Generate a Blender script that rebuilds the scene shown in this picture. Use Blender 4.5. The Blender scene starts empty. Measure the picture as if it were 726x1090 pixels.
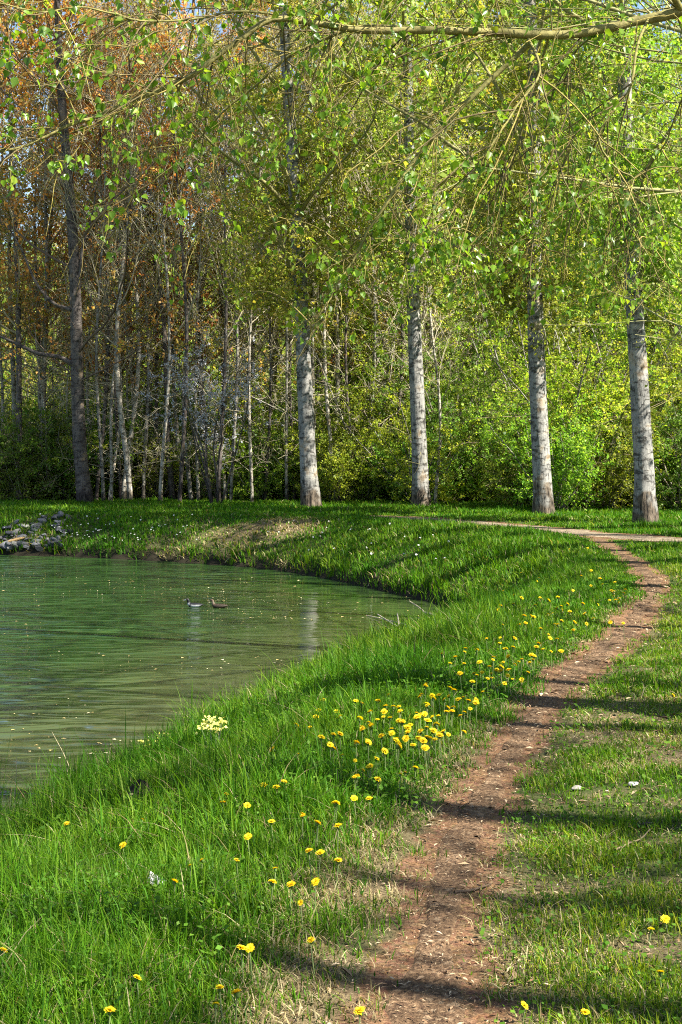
import bpy, math, random
import numpy as np
from mathutils import Vector, Matrix

random.seed(7)
RNG = np.random.default_rng(7)
C = bpy.context.scene.collection
F = 1514.0            # focal length of the lens in photo pixels (726 x 1090 frame)
EYE = 1.6
HOR = 490.0
R = math.radians
WATER_Z = -1.1

# ------------------------------------------------------------------ helpers
_tab = np.random.default_rng(11).random((256, 256))


def vnoise(x, y, seed=0):
    x = np.asarray(x, float) + seed * 17.31
    y = np.asarray(y, float) + seed * 9.77
    xi = np.floor(x).astype(int); yi = np.floor(y).astype(int)
    fx = x - xi; fy = y - yi
    fx = fx * fx * (3 - 2 * fx); fy = fy * fy * (3 - 2 * fy)
    a = _tab[xi & 255, yi & 255]; b = _tab[(xi + 1) & 255, yi & 255]
    c = _tab[xi & 255, (yi + 1) & 255]; d = _tab[(xi + 1) & 255, (yi + 1) & 255]
    return (a * (1 - fx) + b * fx) * (1 - fy) + (c * (1 - fx) + d * fx) * fy


def fbm(x, y, seed=0, oct=3):
    s = 0; a = 0.5; k = 1.0
    for i in range(oct):
        s = s + a * vnoise(np.asarray(x) * k, np.asarray(y) * k, seed + i * 3); a *= .5; k *= 2.1
    return s / (1 - .5 ** oct)


def smooth(t):
    t = np.clip(t, 0, 1)
    return t * t * (3 - 2 * t)


def norm(v):
    return v / np.maximum(np.linalg.norm(v, axis=-1, keepdims=True), 1e-9)


def catmull(pts, n=14):
    P = np.asarray(pts, float)
    P = np.vstack([2 * P[0] - P[1], P, 2 * P[-1] - P[-2]])
    out = []
    for i in range(1, len(P) - 2):
        t = np.linspace(0, 1, n, endpoint=False)[:, None]
        a, b, c, d = P[i - 1], P[i], P[i + 1], P[i + 2]
        out.append(.5 * ((2 * b) + (c - a) * t + (2 * a - 5 * b + 4 * c - d) * t ** 2 + (3 * b - a - 3 * c + d) * t ** 3))
    out.append(P[-2][None])
    return np.vstack(out)


class MB:
    """collects vertices, faces, colours; build() links them as ONE mesh object"""

    def __init__(s):
        s.v = []; s.f = []; s.c = []; s.n = 0

    def add(s, V, faces, col=(1, 1, 1), mat=0):
        V = np.asarray(V, float).reshape(-1, 3)
        for f in (faces if isinstance(faces, list) else [faces]):
            f = np.asarray(f, np.int64)
            if f.size:
                s.f.append((f + s.n, mat))
        col = np.asarray(col, float)
        if col.ndim == 1:
            col = np.tile(col[:3], (len(V), 1))
        s.v.append(V); s.c.append(col); s.n += len(V)

    def mesh(s, name, mats, smooth_shade=True):
        V = np.vstack(s.v).astype(np.float32)
        Cc = np.vstack(s.c).astype(np.float32)
        me = bpy.data.meshes.new(name)
        loops = []; starts = []; mi = []; pos = 0
        for f, m in s.f:
            k = f.shape[1]
            loops.append(f.ravel())
            starts.append(pos + np.arange(len(f)) * k); mi.append(np.full(len(f), m, np.int32))
            pos += f.size
        loops = np.concatenate(loops).astype(np.int32); starts = np.concatenate(starts).astype(np.int32); mi = np.concatenate(mi)
        me.vertices.add(len(V)); me.vertices.foreach_set('co', V.ravel())
        me.loops.add(len(loops)); me.loops.foreach_set('vertex_index', loops)
        me.polygons.add(len(starts)); me.polygons.foreach_set('loop_start', starts)
        me.polygons.foreach_set('material_index', mi)
        me.update(calc_edges=True)
        me.polygons.foreach_set('use_smooth', np.full(len(starts), bool(smooth_shade)))
        at = me.attributes.new('col', 'FLOAT_COLOR', 'POINT')
        at.data.foreach_set('color', np.hstack([Cc, np.ones((len(Cc), 1), np.float32)]).astype(np.float32).ravel())
        for m in (mats if isinstance(mats, (list, tuple)) else [mats]):
            me.materials.append(m)
        me.validate()
        return me

    def build(s, name, mats, parent=None, smooth_shade=True):
        o = bpy.data.objects.new(name, s.mesh(name, mats, smooth_shade)); C.objects.link(o)
        if parent is not None:
            o.parent = parent
        return o


def tag(o, label=None, cat=None, group=None, kind=None):
    for k, v in (('label', label), ('category', cat), ('group', group), ('kind', kind)):
        if v:
            o[k] = v
    return o


def empty(name, loc=(0, 0, 0), rz=0):
    o = bpy.data.objects.new(name, None); C.objects.link(o)
    o.location = loc; o.rotation_euler = (0, 0, rz); o.empty_display_size = .1
    return o


def copy_tree(o, parent=None):
    c = o.copy(); C.objects.link(c)
    if parent is not None:
        c.parent = parent
    for ch in list(o.children):
        copy_tree(ch, c)
    return c


def tubes(P, Rr, sides=4, ref=(.31, .22, .92)):
    """P (M,N,3) polylines, Rr (M,N) radii -> verts, quad faces"""
    P = np.asarray(P, float); Rr = np.asarray(Rr, float)
    M, N, _ = P.shape
    T = np.gradient(P, axis=1); T = norm(T)
    ref = np.asarray(ref, float)
    U = norm(np.cross(T, ref)); W = np.cross(T, U)
    a = np.arange(sides) / sides * 2 * math.pi
    V = P[:, :, None, :] + Rr[:, :, None, None] * (np.cos(a)[None, None, :, None] * U[:, :, None, :] + np.sin(a)[None, None, :, None] * W[:, :, None, :])
    idx = np.arange(M * N * sides).reshape(M, N, sides)
    nx = np.roll(idx, -1, axis=2)
    Fq = np.stack([idx[:, :-1], nx[:, :-1], nx[:, 1:], idx[:, 1:]], -1).reshape(-1, 4)
    return V.reshape(-1, 3), Fq


def grow(P0, D0, L, n, jitter, bend, rng):
    """M polylines of n points from P0 along D0, length L, pulled by bend (3,) or (M,3)"""
    P = [P0]; d = norm(D0); p = P0
    for i in range(n - 1):
        d = norm(d + rng.normal(0, jitter, d.shape) + bend)
        p = p + d * (L / (n - 1))[:, None]
        P.append(p)
    return np.stack(P, 1)


def sample_on(P, s):
    """points and tangents at fraction s (M,) of polylines P (M,N,3)"""
    N = P.shape[1]
    x = np.clip(s, 0, .999) * (N - 1); i = x.astype(int); f = (x - i)[:, None]
    m = np.arange(len(P))
    a = P[m, i]; b = P[m, i + 1]
    return a + (b - a) * f, norm(b - a)


def rhomb(Cn, A, Nn, size, aspect=.62):
    """one folded rhombus per leaf"""
    S = norm(np.cross(A, Nn))
    s = size[:, None]
    b = Cn; t = Cn + A * s
    m = Cn + A * s * .42
    up = Nn * s * .10
    V = np.stack([b, m + S * s * aspect * .5 + up, t, m - S * s * aspect * .5 + up], 1)
    K = len(Cn)
    i = np.arange(K)[:, None] * 4
    return V.reshape(-1, 3), i + np.array([[0, 1, 2, 3]])


def heart(Cn, A, Nn, size):
    """heart shaped poplar leaf folded along its midrib, 8 vertices, 2 five-sided halves"""
    S = norm(np.cross(A, Nn)); s = size[:, None]
    def q(a, w, h):
        return Cn + A * s * a + S * s * w + Nn * s * h
    V = np.stack([q(0, 0, 0), q(.04, .30, .09), q(.34, .46, .13), q(.70, .22, .03), q(1.05, 0, -.10),
                  q(.70, -.22, .03), q(.34, -.46, .13), q(.04, -.30, .09)], 1)
    i = np.arange(len(Cn))[:, None] * 8
    return V.reshape(-1, 3), i + np.array([[0, 1, 2, 3, 4]]), i + np.array([[0, 4, 5, 6, 7]])


def rand_dirs(k, rng):
    return norm(rng.normal(0, 1, (k, 3)))


# ------------------------------------------------------------------ materials
def new_mat(name):
    m = bpy.data.materials.new(name); m.use_nodes = True
    nt = m.node_tree
    for n in list(nt.nodes):
        nt.nodes.remove(n)
    out = nt.nodes.new('ShaderNodeOutputMaterial')
    return m, nt, out


def N(nt, t, **kw):
    n = nt.nodes.new(t)
    for k, v in kw.items():
        if k.startswith('i_'):
            n.inputs[k[2:].replace('_', ' ')].default_value = v
        else:
            setattr(n, k, v)
    return n


def mixc(nt, a, b, fac, mode='MIX'):
    n = nt.nodes.new('ShaderNodeMix'); n.data_type = 'RGBA'; n.blend_type = mode
    for sock, val in ((n.inputs[0], fac), (n.inputs[6], a), (n.inputs[7], b)):
        if hasattr(val, 'is_linked') or hasattr(val, 'node'):
            nt.links.new(val, sock)
        else:
            sock.default_value = val if not isinstance(val, tuple) or len(val) == 4 else (*val, 1)
    return n.outputs[2]


def ramp(nt, src, stops):
    n = nt.nodes.new('ShaderNodeValToRGB')
    e = n.color_ramp.elements
    while len(e) < len(stops):
        e.new(.5)
    for el, (p, c) in zip(e, stops):
        el.position = p
        el.color = (*c, 1) if isinstance(c, tuple) else (c, c, c, 1)
    nt.links.new(src, n.inputs[0])
    return n.outputs[0]


def leaf_mat(name, tint=(1, 1, 1), trans=.45, rough=.45, hue_var=.03, val_var=.35, spec=.2, tcol=(1.25, 1.15, .55)):
    m, nt, out = new_mat(name)
    at = N(nt, 'ShaderNodeAttribute', attribute_name='col')
    col = mixc(nt, at.outputs['Color'], (*tint, 1), 1.0, 'MULTIPLY')
    oi = N(nt, 'ShaderNodeObjectInfo')
    h = N(nt, 'ShaderNodeHueSaturation')
    mr = N(nt, 'ShaderNodeMapRange'); mr.inputs['To Min'].default_value = .5 - hue_var; mr.inputs['To Max'].default_value = .5 + hue_var
    nt.links.new(oi.outputs['Random'], mr.inputs['Value']); nt.links.new(mr.outputs[0], h.inputs['Hue'])
    mr2 = N(nt, 'ShaderNodeMapRange'); mr2.inputs['To Min'].default_value = 1 - val_var; mr2.inputs['To Max'].default_value = 1 + val_var
    ml = N(nt, 'ShaderNodeMath', operation='MULTIPLY'); ml.inputs[1].default_value = 7.31
    fr = N(nt, 'ShaderNodeMath', operation='FRACT')
    nt.links.new(oi.outputs['Random'], ml.inputs[0]); nt.links.new(ml.outputs[0], fr.inputs[0]); nt.links.new(fr.outputs[0], mr2.inputs['Value'])
    nt.links.new(mr2.outputs[0], h.inputs['Value']); nt.links.new(col, h.inputs['Color'])
    p = N(nt, 'ShaderNodeBsdfPrincipled'); p.inputs['Roughness'].default_value = rough; p.inputs['Specular IOR Level'].default_value = spec
    nt.links.new(h.outputs[0], p.inputs['Base Color'])
    t = N(nt, 'ShaderNodeBsdfTranslucent')
    nt.links.new(mixc(nt, h.outputs[0], (*tcol, 1), 1.0, 'MULTIPLY'), t.inputs['Color'])
    mx = N(nt, 'ShaderNodeMixShader'); mx.inputs[0].default_value = trans
    nt.links.new(p.outputs[0], mx.inputs[1]); nt.links.new(t.outputs[0], mx.inputs[2]); nt.links.new(mx.outputs[0], out.inputs[0])
    return m


def attr_mat(name, rough=.8, spec=.2, noise=0, nscale=20, bump=0):
    m, nt, out = new_mat(name)
    at = N(nt, 'ShaderNodeAttribute', attribute_name='col')
    p = N(nt, 'ShaderNodeBsdfPrincipled'); p.inputs['Roughness'].default_value = rough; p.inputs['Specular IOR Level'].default_value = spec
    col = at.outputs['Color']
    if noise:
        tc = N(nt, 'ShaderNodeTexCoord'); nz = N(nt, 'ShaderNodeTexNoise'); nz.inputs['Scale'].default_value = nscale; nz.inputs['Detail'].default_value = 6
        nt.links.new(tc.outputs['Object'], nz.inputs['Vector'])
        g = ramp(nt, nz.outputs[0], [(.3, 1 - noise), (.7, 1 + noise * .3)])
        col = mixc(nt, col, g, 1.0, 'MULTIPLY')
        if bump:
            b = N(nt, 'ShaderNodeBump'); b.inputs['Strength'].default_value = bump; b.inputs['Distance'].default_value = .02
            nt.links.new(nz.outputs[0], b.inputs['Height']); nt.links.new(b.outputs[0], p.inputs['Normal'])
    nt.links.new(col, p.inputs['Base Color'])
    nt.links.new(p.outputs[0], out.inputs[0])
    return m


def bark_mat(name, pale, dark, base_dark, zdark=1.4, fiss=1.0, warm=(.30, .20, .09)):
    """poplar bark: pale skin with dark horizontal lenticels, lichen and, low down, a rough fissured dark crust"""
    m, nt, out = new_mat(name)
    tc = N(nt, 'ShaderNodeTexCoord')
    oi = N(nt, 'ShaderNodeObjectInfo')
    mp = N(nt, 'ShaderNodeMapping'); mp.inputs['Scale'].default_value = (2.4, 2.4, 5.5)
    sh = N(nt, 'ShaderNodeVectorMath', operation='ADD'); sc_ = N(nt, 'ShaderNodeMath', operation='MULTIPLY'); sc_.inputs[1].default_value = 37.0
    nt.links.new(oi.outputs['Random'], sc_.inputs[0]); nt.links.new(sc_.outputs[0], sh.inputs[1]); nt.links.new(tc.outputs['Object'], sh.inputs[0])
    nt.links.new(sh.outputs[0], mp.inputs['Vector'])
    n1 = N(nt, 'ShaderNodeTexNoise'); n1.inputs['Scale'].default_value = 1.7; n1.inputs['Detail'].default_value = 7; n1.inputs['Roughness'].default_value = .65
    nt.links.new(mp.outputs[0], n1.inputs['Vector'])
    mp2 = N(nt, 'ShaderNodeMapping'); mp2.inputs['Scale'].default_value = (11, 11, 2.4)
    nt.links.new(tc.outputs['Object'], mp2.inputs['Vector'])
    n2 = N(nt, 'ShaderNodeTexNoise'); n2.inputs['Scale'].default_value = 1.6; n2.inputs['Detail'].default_value = 6; n2.inputs['Roughness'].default_value = .7
    nt.links.new(mp2.outputs[0], n2.inputs['Vector'])
    n3 = N(nt, 'ShaderNodeTexNoise'); n3.inputs['Scale'].default_value = 2.6; n3.inputs['Detail'].default_value = 7
    nt.links.new(sh.outputs[0], n3.inputs['Vector'])
    lent = ramp(nt, n1.outputs[0], [(.40, 1.0), (.50, 0.0)])
    c = mixc(nt, (*pale, 1), (*dark, 1), lent)
    mott = ramp(nt, n3.outputs[0], [(.35, .62), (.65, 1.1)])
    c = mixc(nt, c, mott, 1.0, 'MULTIPLY')
    # lichen / warm scars
    n4 = N(nt, 'ShaderNodeTexNoise'); n4.inputs['Scale'].default_value = 2.6; n4.inputs['Detail'].default_value = 3
    nt.links.new(sh.outputs[0], n4.inputs['Vector'])
    n5 = N(nt, 'ShaderNodeTexNoise'); n5.inputs['Scale'].default_value = 4.2; n5.inputs['Detail'].default_value = 5; n5.inputs['Roughness'].default_value = .7
    nt.links.new(sh.outputs[0], n5.inputs['Vector'])
    c = mixc(nt, c, (dark[0] * .6, dark[1] * .6, dark[2] * .6, 1), ramp(nt, n5.outputs[0], [(.60, 0.0), (.66, .85)]))
    c = mixc(nt, c, (*warm, 1), ramp(nt, n4.outputs[0], [(.58, 0.0), (.70, .5)]))
    # base crust
    sx = N(nt, 'ShaderNodeSeparateXYZ'); nt.links.new(tc.outputs['Object'], sx.inputs[0])
    ad = N(nt, 'ShaderNodeMath', operation='MULTIPLY_ADD'); ad.inputs[1].default_value = 2.0; 
    nt.links.new(n3.outputs[0], ad.inputs[0]); 
    neg = N(nt, 'ShaderNodeMath', operation='MULTIPLY'); neg.inputs[1].default_value = -1 / max(zdark, .1); nt.links.new(sx.outputs[2], neg.inputs[0])
    nt.links.new(neg.outputs[0], ad.inputs[2])
    crust = ramp(nt, ad.outputs[0], [(.28, 0.0), (.62, 1.0)])
    fis = ramp(nt, n2.outputs[0], [(.40, (base_dark[0] * .25, base_dark[1] * .25, base_dark[2] * .25)), (.55, base_dark), (.75, tuple(min(1, b * 2.2) for b in base_dark))])
    c = mixc(nt, c, fis, crust)
    fi2 = ramp(nt, n2.outputs[0], [(.36, 1 - .8 * fiss), (.47, 1.0)])
    c = mixc(nt, c, fi2, 1.0, 'MULTIPLY')
    p = N(nt, 'ShaderNodeBsdfPrincipled'); p.inputs['Roughness'].default_value = .85; p.inputs['Specular IOR Level'].default_value = .2
    nt.links.new(c, p.inputs['Base Color'])
    b = N(nt, 'ShaderNodeBump'); b.inputs['Strength'].default_value = .9; b.inputs['Distance'].default_value = .03
    nt.links.new(n2.outputs[0], b.inputs['Height'])
    nt.links.new(b.outputs[0], p.inputs['Normal']); nt.links.new(p.outputs[0], out.inputs[0])
    return m


M_GRASS = leaf_mat('grass_blades', trans=.38, rough=.5, hue_var=0, val_var=0, spec=.10, tcol=(1.2, 1.3, .4))
M_POPLAR_BARK = bark_mat('poplar_bark', (.29, .28, .25), (.075, .07, .06), (.10, .078, .055), zdark=1.1)
M_DARK_BARK = bark_mat('dark_bark', (.13, .11, .095), (.05, .04, .035), (.045, .035, .03), zdark=.8)
M_GREY_BARK = bark_mat('grey_bark', (.30, .28, .23), (.07, .06, .05), (.07, .06, .045), zdark=.7, fiss=.7)
M_PALE_BARK = bark_mat('pale_bark', (.46, .42, .34), (.12, .10, .07), (.12, .10, .07), zdark=.5, fiss=.6)
M_TWIG = attr_mat('twig_bark', .8, .2)
M_LEAF_GREEN = leaf_mat('young_green_leaf', trans=.5, tcol=(1.5, 1.4, .6))
M_LEAF_BRONZE = leaf_mat('young_bronze_leaf', trans=.45, tcol=(1.5, 1.15, .7))
M_LEAF_NEAR = leaf_mat('near_poplar_leaf', trans=.55, tcol=(1.5, 1.35, .6), rough=.36, val_var=0, hue_var=0, spec=.5)
M_BLOSSOM = leaf_mat('white_blossom', trans=.3, rough=.6, val_var=.1, hue_var=0, tcol=(1, 1, 1))
M_STONE = attr_mat('stone_surface', .85, .25, .45, 14, .6)
M_LITTER = attr_mat('dry_litter', .8, .15)
M_PETAL = leaf_mat('yellow_petal', trans=.12, rough=.6, val_var=.12, hue_var=.008, tcol=(1, 1, .6))
M_STEM = attr_mat('flower_stem', .6, .3)
M_WOOD = attr_mat('dead_wood', .8, .2, .4, 30, .4)
M_DUCK = attr_mat('duck_plumage', .55, .3)

# ------------------------------------------------------------------ terrain
WL = catmull([(-6.2, -16), (-5.6, -8), (-5.0, -2), (-4.0, 3), (-3.2, 5.4), (-2.55, 7.6), (-2.1, 9.2), (-1.75, 10.7), (-1.4, 12.2), (-1.0, 13.7), (-.55, 15.6), (.68, 17.9), (1.65, 20.2),
              (2.15, 22.5), (2.15, 24.8), (1.75, 26.8), (.9, 29.3), (-.73, 33.3), (-2.6, 36.2), (-6.9, 39.4), (-9.8, 40.6), (-20, 43.3), (-45, 46), (-110, 50)], 10)
INNER = np.array([(-110, 30), (-45, 28), (-24, 26), (-17, 22), (-15, 12), (-17, 0), (-20, -16)], float)
POLY = np.vstack([WL, INNER])


def seg_dist(X, Y, line, closed=False):
    L = np.vstack([line, line[:1]]) if closed else line
    best = np.full(X.shape, 1e9)
    for a, b in zip(L[:-1], L[1:]):
        ab = b - a; l2 = max((ab ** 2).sum(), 1e-12)
        t = np.clip(((X - a[0]) * ab[0] + (Y - a[1]) * ab[1]) / l2, 0, 1)
        d = (X - a[0] - t * ab[0]) ** 2 + (Y - a[1] - t * ab[1]) ** 2
        best = np.minimum(best, d)
    return np.sqrt(best)


def in_poly(X, Y, poly):
    ins = np.zeros(X.shape, bool)
    n = len(poly)
    for i in range(n):
        x1, y1 = poly[i]; x2, y2 = poly[(i + 1) % n]
        if y1 == y2:
            continue
        c = ((y1 > Y) != (y2 > Y)) & (X < (x2 - x1) * (Y - y1) / (y2 - y1) + x1)
        ins ^= c
    return ins


def shore(X, Y):
    d = seg_dist(X, Y, POLY, True)
    return np.where(in_poly(X, Y, POLY), -d, d)


def pxy(u, v, z=0.0):
    d = (EYE - z) * F / (v - HOR)
    return ((u - 363) / F * d, d)


PATH = catmull([(-.05, -6), (.05, 0), (.18, 2.6), pxy(452, 1085), pxy(463, 1000), pxy(476, 940), pxy(492, 890), pxy(520, 830), pxy(551, 780), pxy(592, 730), pxy(638, 692), pxy(668, 665),
                pxy(688, 640), pxy(697, 621), pxy(690, 608), pxy(668, 592), pxy(648, 580), pxy(636, 572)], 8)
TRACK = catmull([(13, 12), (10.5, 19), (8.2, 24.5), pxy(735, 577), pxy(680, 572), pxy(620, 567), pxy(560, 561), pxy(500, 556), pxy(440, 552), pxy(385, 549), pxy(320, 547), pxy(240, 545), (-14, 48.5), (-40, 52)], 8)


def ground(X, Y, full=False):
    X = np.asarray(X, float); Y = np.asarray(Y, float)
    s = shore(X, Y)
    wb = 2.7 + .35 * (vnoise(X * .35, Y * .35, 5) - .5)
    t = np.clip((s - .04) / wb, 0, 1)
    lip = .16 + .05 * vnoise(X * 1.3, Y * 1.3, 8)
    land = WATER_Z + lip * smooth(s / .14) + (-WATER_Z - .17) * (1 - (1 - t) ** 1.75) - (lip - .17) * t
    under = WATER_Z - .12 - np.minimum(1.4, .42 * np.maximum(-s, 0))
    z = np.where(s > 0, land, under)
    z = z + (s > .1) * ((fbm(X * .8, Y * .8, 2) - .5) * .10 + (fbm(X * 3.1, Y * 3.1, 4, 2) - .5) * .045) * np.clip(s, 0, 1)
    dp = seg_dist(X, Y, PATH)
    dt = seg_dist(X, Y, TRACK)
    flat = np.exp(-(dp / .55) ** 2)
    z = z * (1 - .7 * flat) + flat * -.035
    z = z * (1 - .6 * np.exp(-(dt / 1.2) ** 2))
    hill = smooth((Y - 95) / 130) * (26 + 10 * (vnoise(X * .012, Y * .012, 9) - .5))
    z = z + hill
    return (z, s, dp, dt) if full else z


def hit(u, v, off=0.0, dmin=3.4, dmax=70):
    d = np.geomspace(dmin, dmax, 900)
    x = (u - 363) / F * d; z = EYE - (v - HOR) / F * d
    g = np.maximum(ground(x, d), WATER_Z) + off
    k = np.argmax(z < g)
    return float(x[k]), float(d[k]), float(g[k] - off)


def axis(a, b, fine_a, fine_b, step, grow_):
    mid = np.arange(fine_a, fine_b, step)
    hi = [mid[-1]]; st = step
    while hi[-1] < b:
        st *= grow_; hi.append(hi[-1] + st)
    lo = [mid[0]]; st = step
    while lo[-1] > a:
        st *= grow_; lo.append(lo[-1] - st)
    return np.concatenate([lo[:0:-1], mid, hi[1:]])


gx = axis(-400, 400, -5, 6, .075, 1.06)
gy = axis(-60, 500, 3, 10, .06, 1.022)
GX, GY = np.meshgrid(gx, gy, indexing='ij')
GZ, GS, GDP, GDT = ground(GX.ravel(), GY.ravel(), True)
V = np.stack([GX.ravel(), GY.ravel(), GZ], 1)
idx = np.arange(GX.size).reshape(GX.shape)
FQ = np.stack([idx[:-1, :-1], idx[1:, :-1], idx[1:, 1:], idx[:-1, 1:]], -1).reshape(-1, 4)
X_, Y_ = V[:, 0], V[:, 1]


def path_half(x, y):
    """half width of the bare path at a spot"""
    return .084 + .07 * (vnoise(x * 1.6, y * 1.6, 21) - .5) + .032 * smooth((5.4 - y) / 1.0) + .055 * smooth((y - 8.5) / 3)


def dryness(x, y, s):
    """0 lush .. 1 straw and bare soil"""
    right = smooth((x - np.interp(y, PATH[:, 1], PATH[:, 0])) / .5)
    patch = fbm(x * 1.2, y * 2.6, 31)
    d = .72 * right * smooth((patch - .38) / .2) * (.25 + .75 * smooth((13 - y) / 6)) * smooth((19 - y) / 5)
    far = np.exp(-(((x + 1.6) / 2.0) ** 2 + ((y - 38.2) / 1.6) ** 2)) * 1.1 * smooth((fbm(x * .9, y * .9, 41) - .25) / .3)
    low = smooth((1.1 - s) / .8) * smooth((y - 27) / 6) * smooth((fbm(x * .7, y * .7, 43) - .46) / .2) * .5
    dx = np.interp(y, PATH[:, 1], PATH[:, 0]) - x
    verge = smooth((.62 - np.abs(dx - .1)) / .35) * smooth((7.2 - y) / 1.6) * smooth((fbm(x * 2.4, y * 2.4, 47) - .30) / .22) * .85
    verge = np.maximum(verge, smooth((.5 - np.abs(dx)) / .3) * .55 * smooth((fbm(x * 2.0, y * 2.0, 49) - .38) / .2) * (y < 16))
    return np.clip(np.maximum(np.maximum(np.maximum(d, verge), far), low), 0, 1)


dirt = np.clip(1 - smooth((GDP - path_half(X_, Y_) + (fbm(X_ * 6, Y_ * 6, 65, 2) - .5) * .16) / .18), 0, 1)
dirt = np.maximum(dirt, .85 * (1 - smooth((GDT - .55 - .35 * (vnoise(X_, Y_, 3) - .5)) / .5)) * smooth((X_ + 1.5) / 3))
dirt = np.where(GS < 0, 0, dirt)
dry = dryness(X_, Y_, GS)
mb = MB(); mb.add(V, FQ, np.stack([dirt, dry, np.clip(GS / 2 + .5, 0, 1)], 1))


def ground_material():
    m, nt, out = new_mat('ground_soil')
    at = N(nt, 'ShaderNodeAttribute', attribute_name='col')
    sp = N(nt, 'ShaderNodeSeparateColor'); nt.links.new(at.outputs['Color'], sp.inputs[0])
    tc = N(nt, 'ShaderNodeTexCoord')
    def nz(s, d=6, r=.6, sc=None):
        n = N(nt, 'ShaderNodeTexNoise'); n.inputs['Scale'].default_value = s; n.inputs['Detail'].default_value = d; n.inputs['Roughness'].default_value = r
        nt.links.new(tc.outputs['Object'], n.inputs['Vector']); return n.outputs[0]
    n_big, n_mid, n_fine = nz(1.1), nz(7), nz(70, 5, .7)
    green = ramp(nt, n_mid, [(.3, (.026, .034, .010)), (.55, (.045, .060, .016)), (.75, (.075, .075, .03))])
    straw = ramp(nt, n_fine, [(.30, (.06, .042, .022)), (.5, (.14, .10, .055)), (.70, (.25, .19, .11))])
    vor = N(nt, 'ShaderNodeTexVoronoi'); vor.inputs['Scale'].default_value = 42; nt.links.new(tc.outputs['Object'], vor.inputs['Vector'])
    soil = ramp(nt, n_fine, [(.30, (.036, .020, .011)), (.48, (.138, .077, .040)), (.62, (.225, .132, .069)), (.78, (.34, .23, .13))])
    soil2 = mixc(nt, soil, ramp(nt, n_mid, [(.3, .62), (.7, 1.15)]), 1.0, 'MULTIPLY')
    chip = mixc(nt, soil2, vor.outputs['Color'], .10, 'OVERLAY')
    c = mixc(nt, green, straw, sp.outputs[1])
    # soften the edge of the path with fine noise
    ad = N(nt, 'ShaderNodeMath', operation='ADD'); ad.use_clamp = True
    ms = N(nt, 'ShaderNodeMath', operation='MULTIPLY_ADD'); ms.inputs[1].default_value = .9; ms.inputs[2].default_value = -.45
    nt.links.new(n_mid, ms.inputs[0]); nt.links.new(ms.outputs[0], ad.inputs[0]); nt.links.new(sp.outputs[0], ad.inputs[1])
    c = mixc(nt, c, chip, ramp(nt, ad.outputs[0], [(.30, 0.0), (.62, 1.0)]))
    # wet earth at the water's edge, darkened to paint in the undercut's shade; mud below
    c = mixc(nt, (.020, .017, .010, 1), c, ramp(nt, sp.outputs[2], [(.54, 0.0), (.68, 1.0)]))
    p = N(nt, 'ShaderNodeBsdfPrincipled'); p.inputs['Roughness'].default_value = .95; p.inputs['Specular IOR Level'].default_value = .1
    nt.links.new(c, p.inputs['Base Color'])
    b = N(nt, 'ShaderNodeBump'); b.inputs['Strength'].default_value = .8; b.inputs['Distance'].default_value = .015
    nt.links.new(n_fine, b.inputs['Height']); nt.links.new(b.outputs[0], p.inputs['Normal'])
    nt.links.new(p.outputs[0], out.inputs[0])
    return m


M_GROUND = ground_material()
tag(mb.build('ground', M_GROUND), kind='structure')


# worn path and gravel track: ribbons of their own, 4 mm over the ground, ragged edges
def path_material(name, gravel=False):
    m, nt, out = new_mat(name)
    tc = N(nt, 'ShaderNodeTexCoord')
    def nz(s, d=6, r=.65):
        n = N(nt, 'ShaderNodeTexNoise'); n.inputs['Scale'].default_value = s; n.inputs['Detail'].default_value = d; n.inputs['Roughness'].default_value = r
        nt.links.new(tc.outputs['Object'], n.inputs['Vector']); return n.outputs[0]
    a, b_, c_ = nz(60), nz(5), nz(190, 3)
    if gravel:
        col = ramp(nt, a, [(.3, (.12, .09, .055)), (.5, (.23, .18, .12)), (.7, (.33, .27, .19))])
    else:
        col = ramp(nt, a, [(.30, (.036, .020, .011)), (.47, (.120, .073, .040)), (.60, (.205, .128, .070)), (.76, (.35, .25, .15))])
    col = mixc(nt, col, ramp(nt, b_, [(.34, .45), (.62, 1.15)]), 1.0, 'MULTIPLY')
    v = N(nt, 'ShaderNodeTexVoronoi'); v.inputs['Scale'].default_value = 55
    nt.links.new(tc.outputs['Object'], v.inputs['Vector'])
    sp = N(nt, 'ShaderNodeSeparateColor'); nt.links.new(v.outputs['Color'], sp.inputs[0])
    col = mixc(nt, col, (.36, .26, .16, 1), ramp(nt, sp.outputs[0], [(.88, 0.0), (.92, .35)]))
    col = mixc(nt, col, (.07, .04, .025, 1), ramp(nt, sp.outputs[1], [(.86, 0.0), (.9, .6)]))
    p = N(nt, 'ShaderNodeBsdfPrincipled'); p.inputs['Roughness'].default_value = .95; p.inputs['Specular IOR Level'].default_value = .12
    nt.links.new(col, p.inputs['Base Color'])
    bm = N(nt, 'ShaderNodeBump'); bm.inputs['Strength'].default_value = 1.0; bm.inputs['Distance'].default_value = .022
    nt.links.new(a, bm.inputs['Height']); nt.links.new(bm.outputs[0], p.inputs['Normal'])
    nt.links.new(p.outputs[0], out.inputs[0])
    return m


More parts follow.
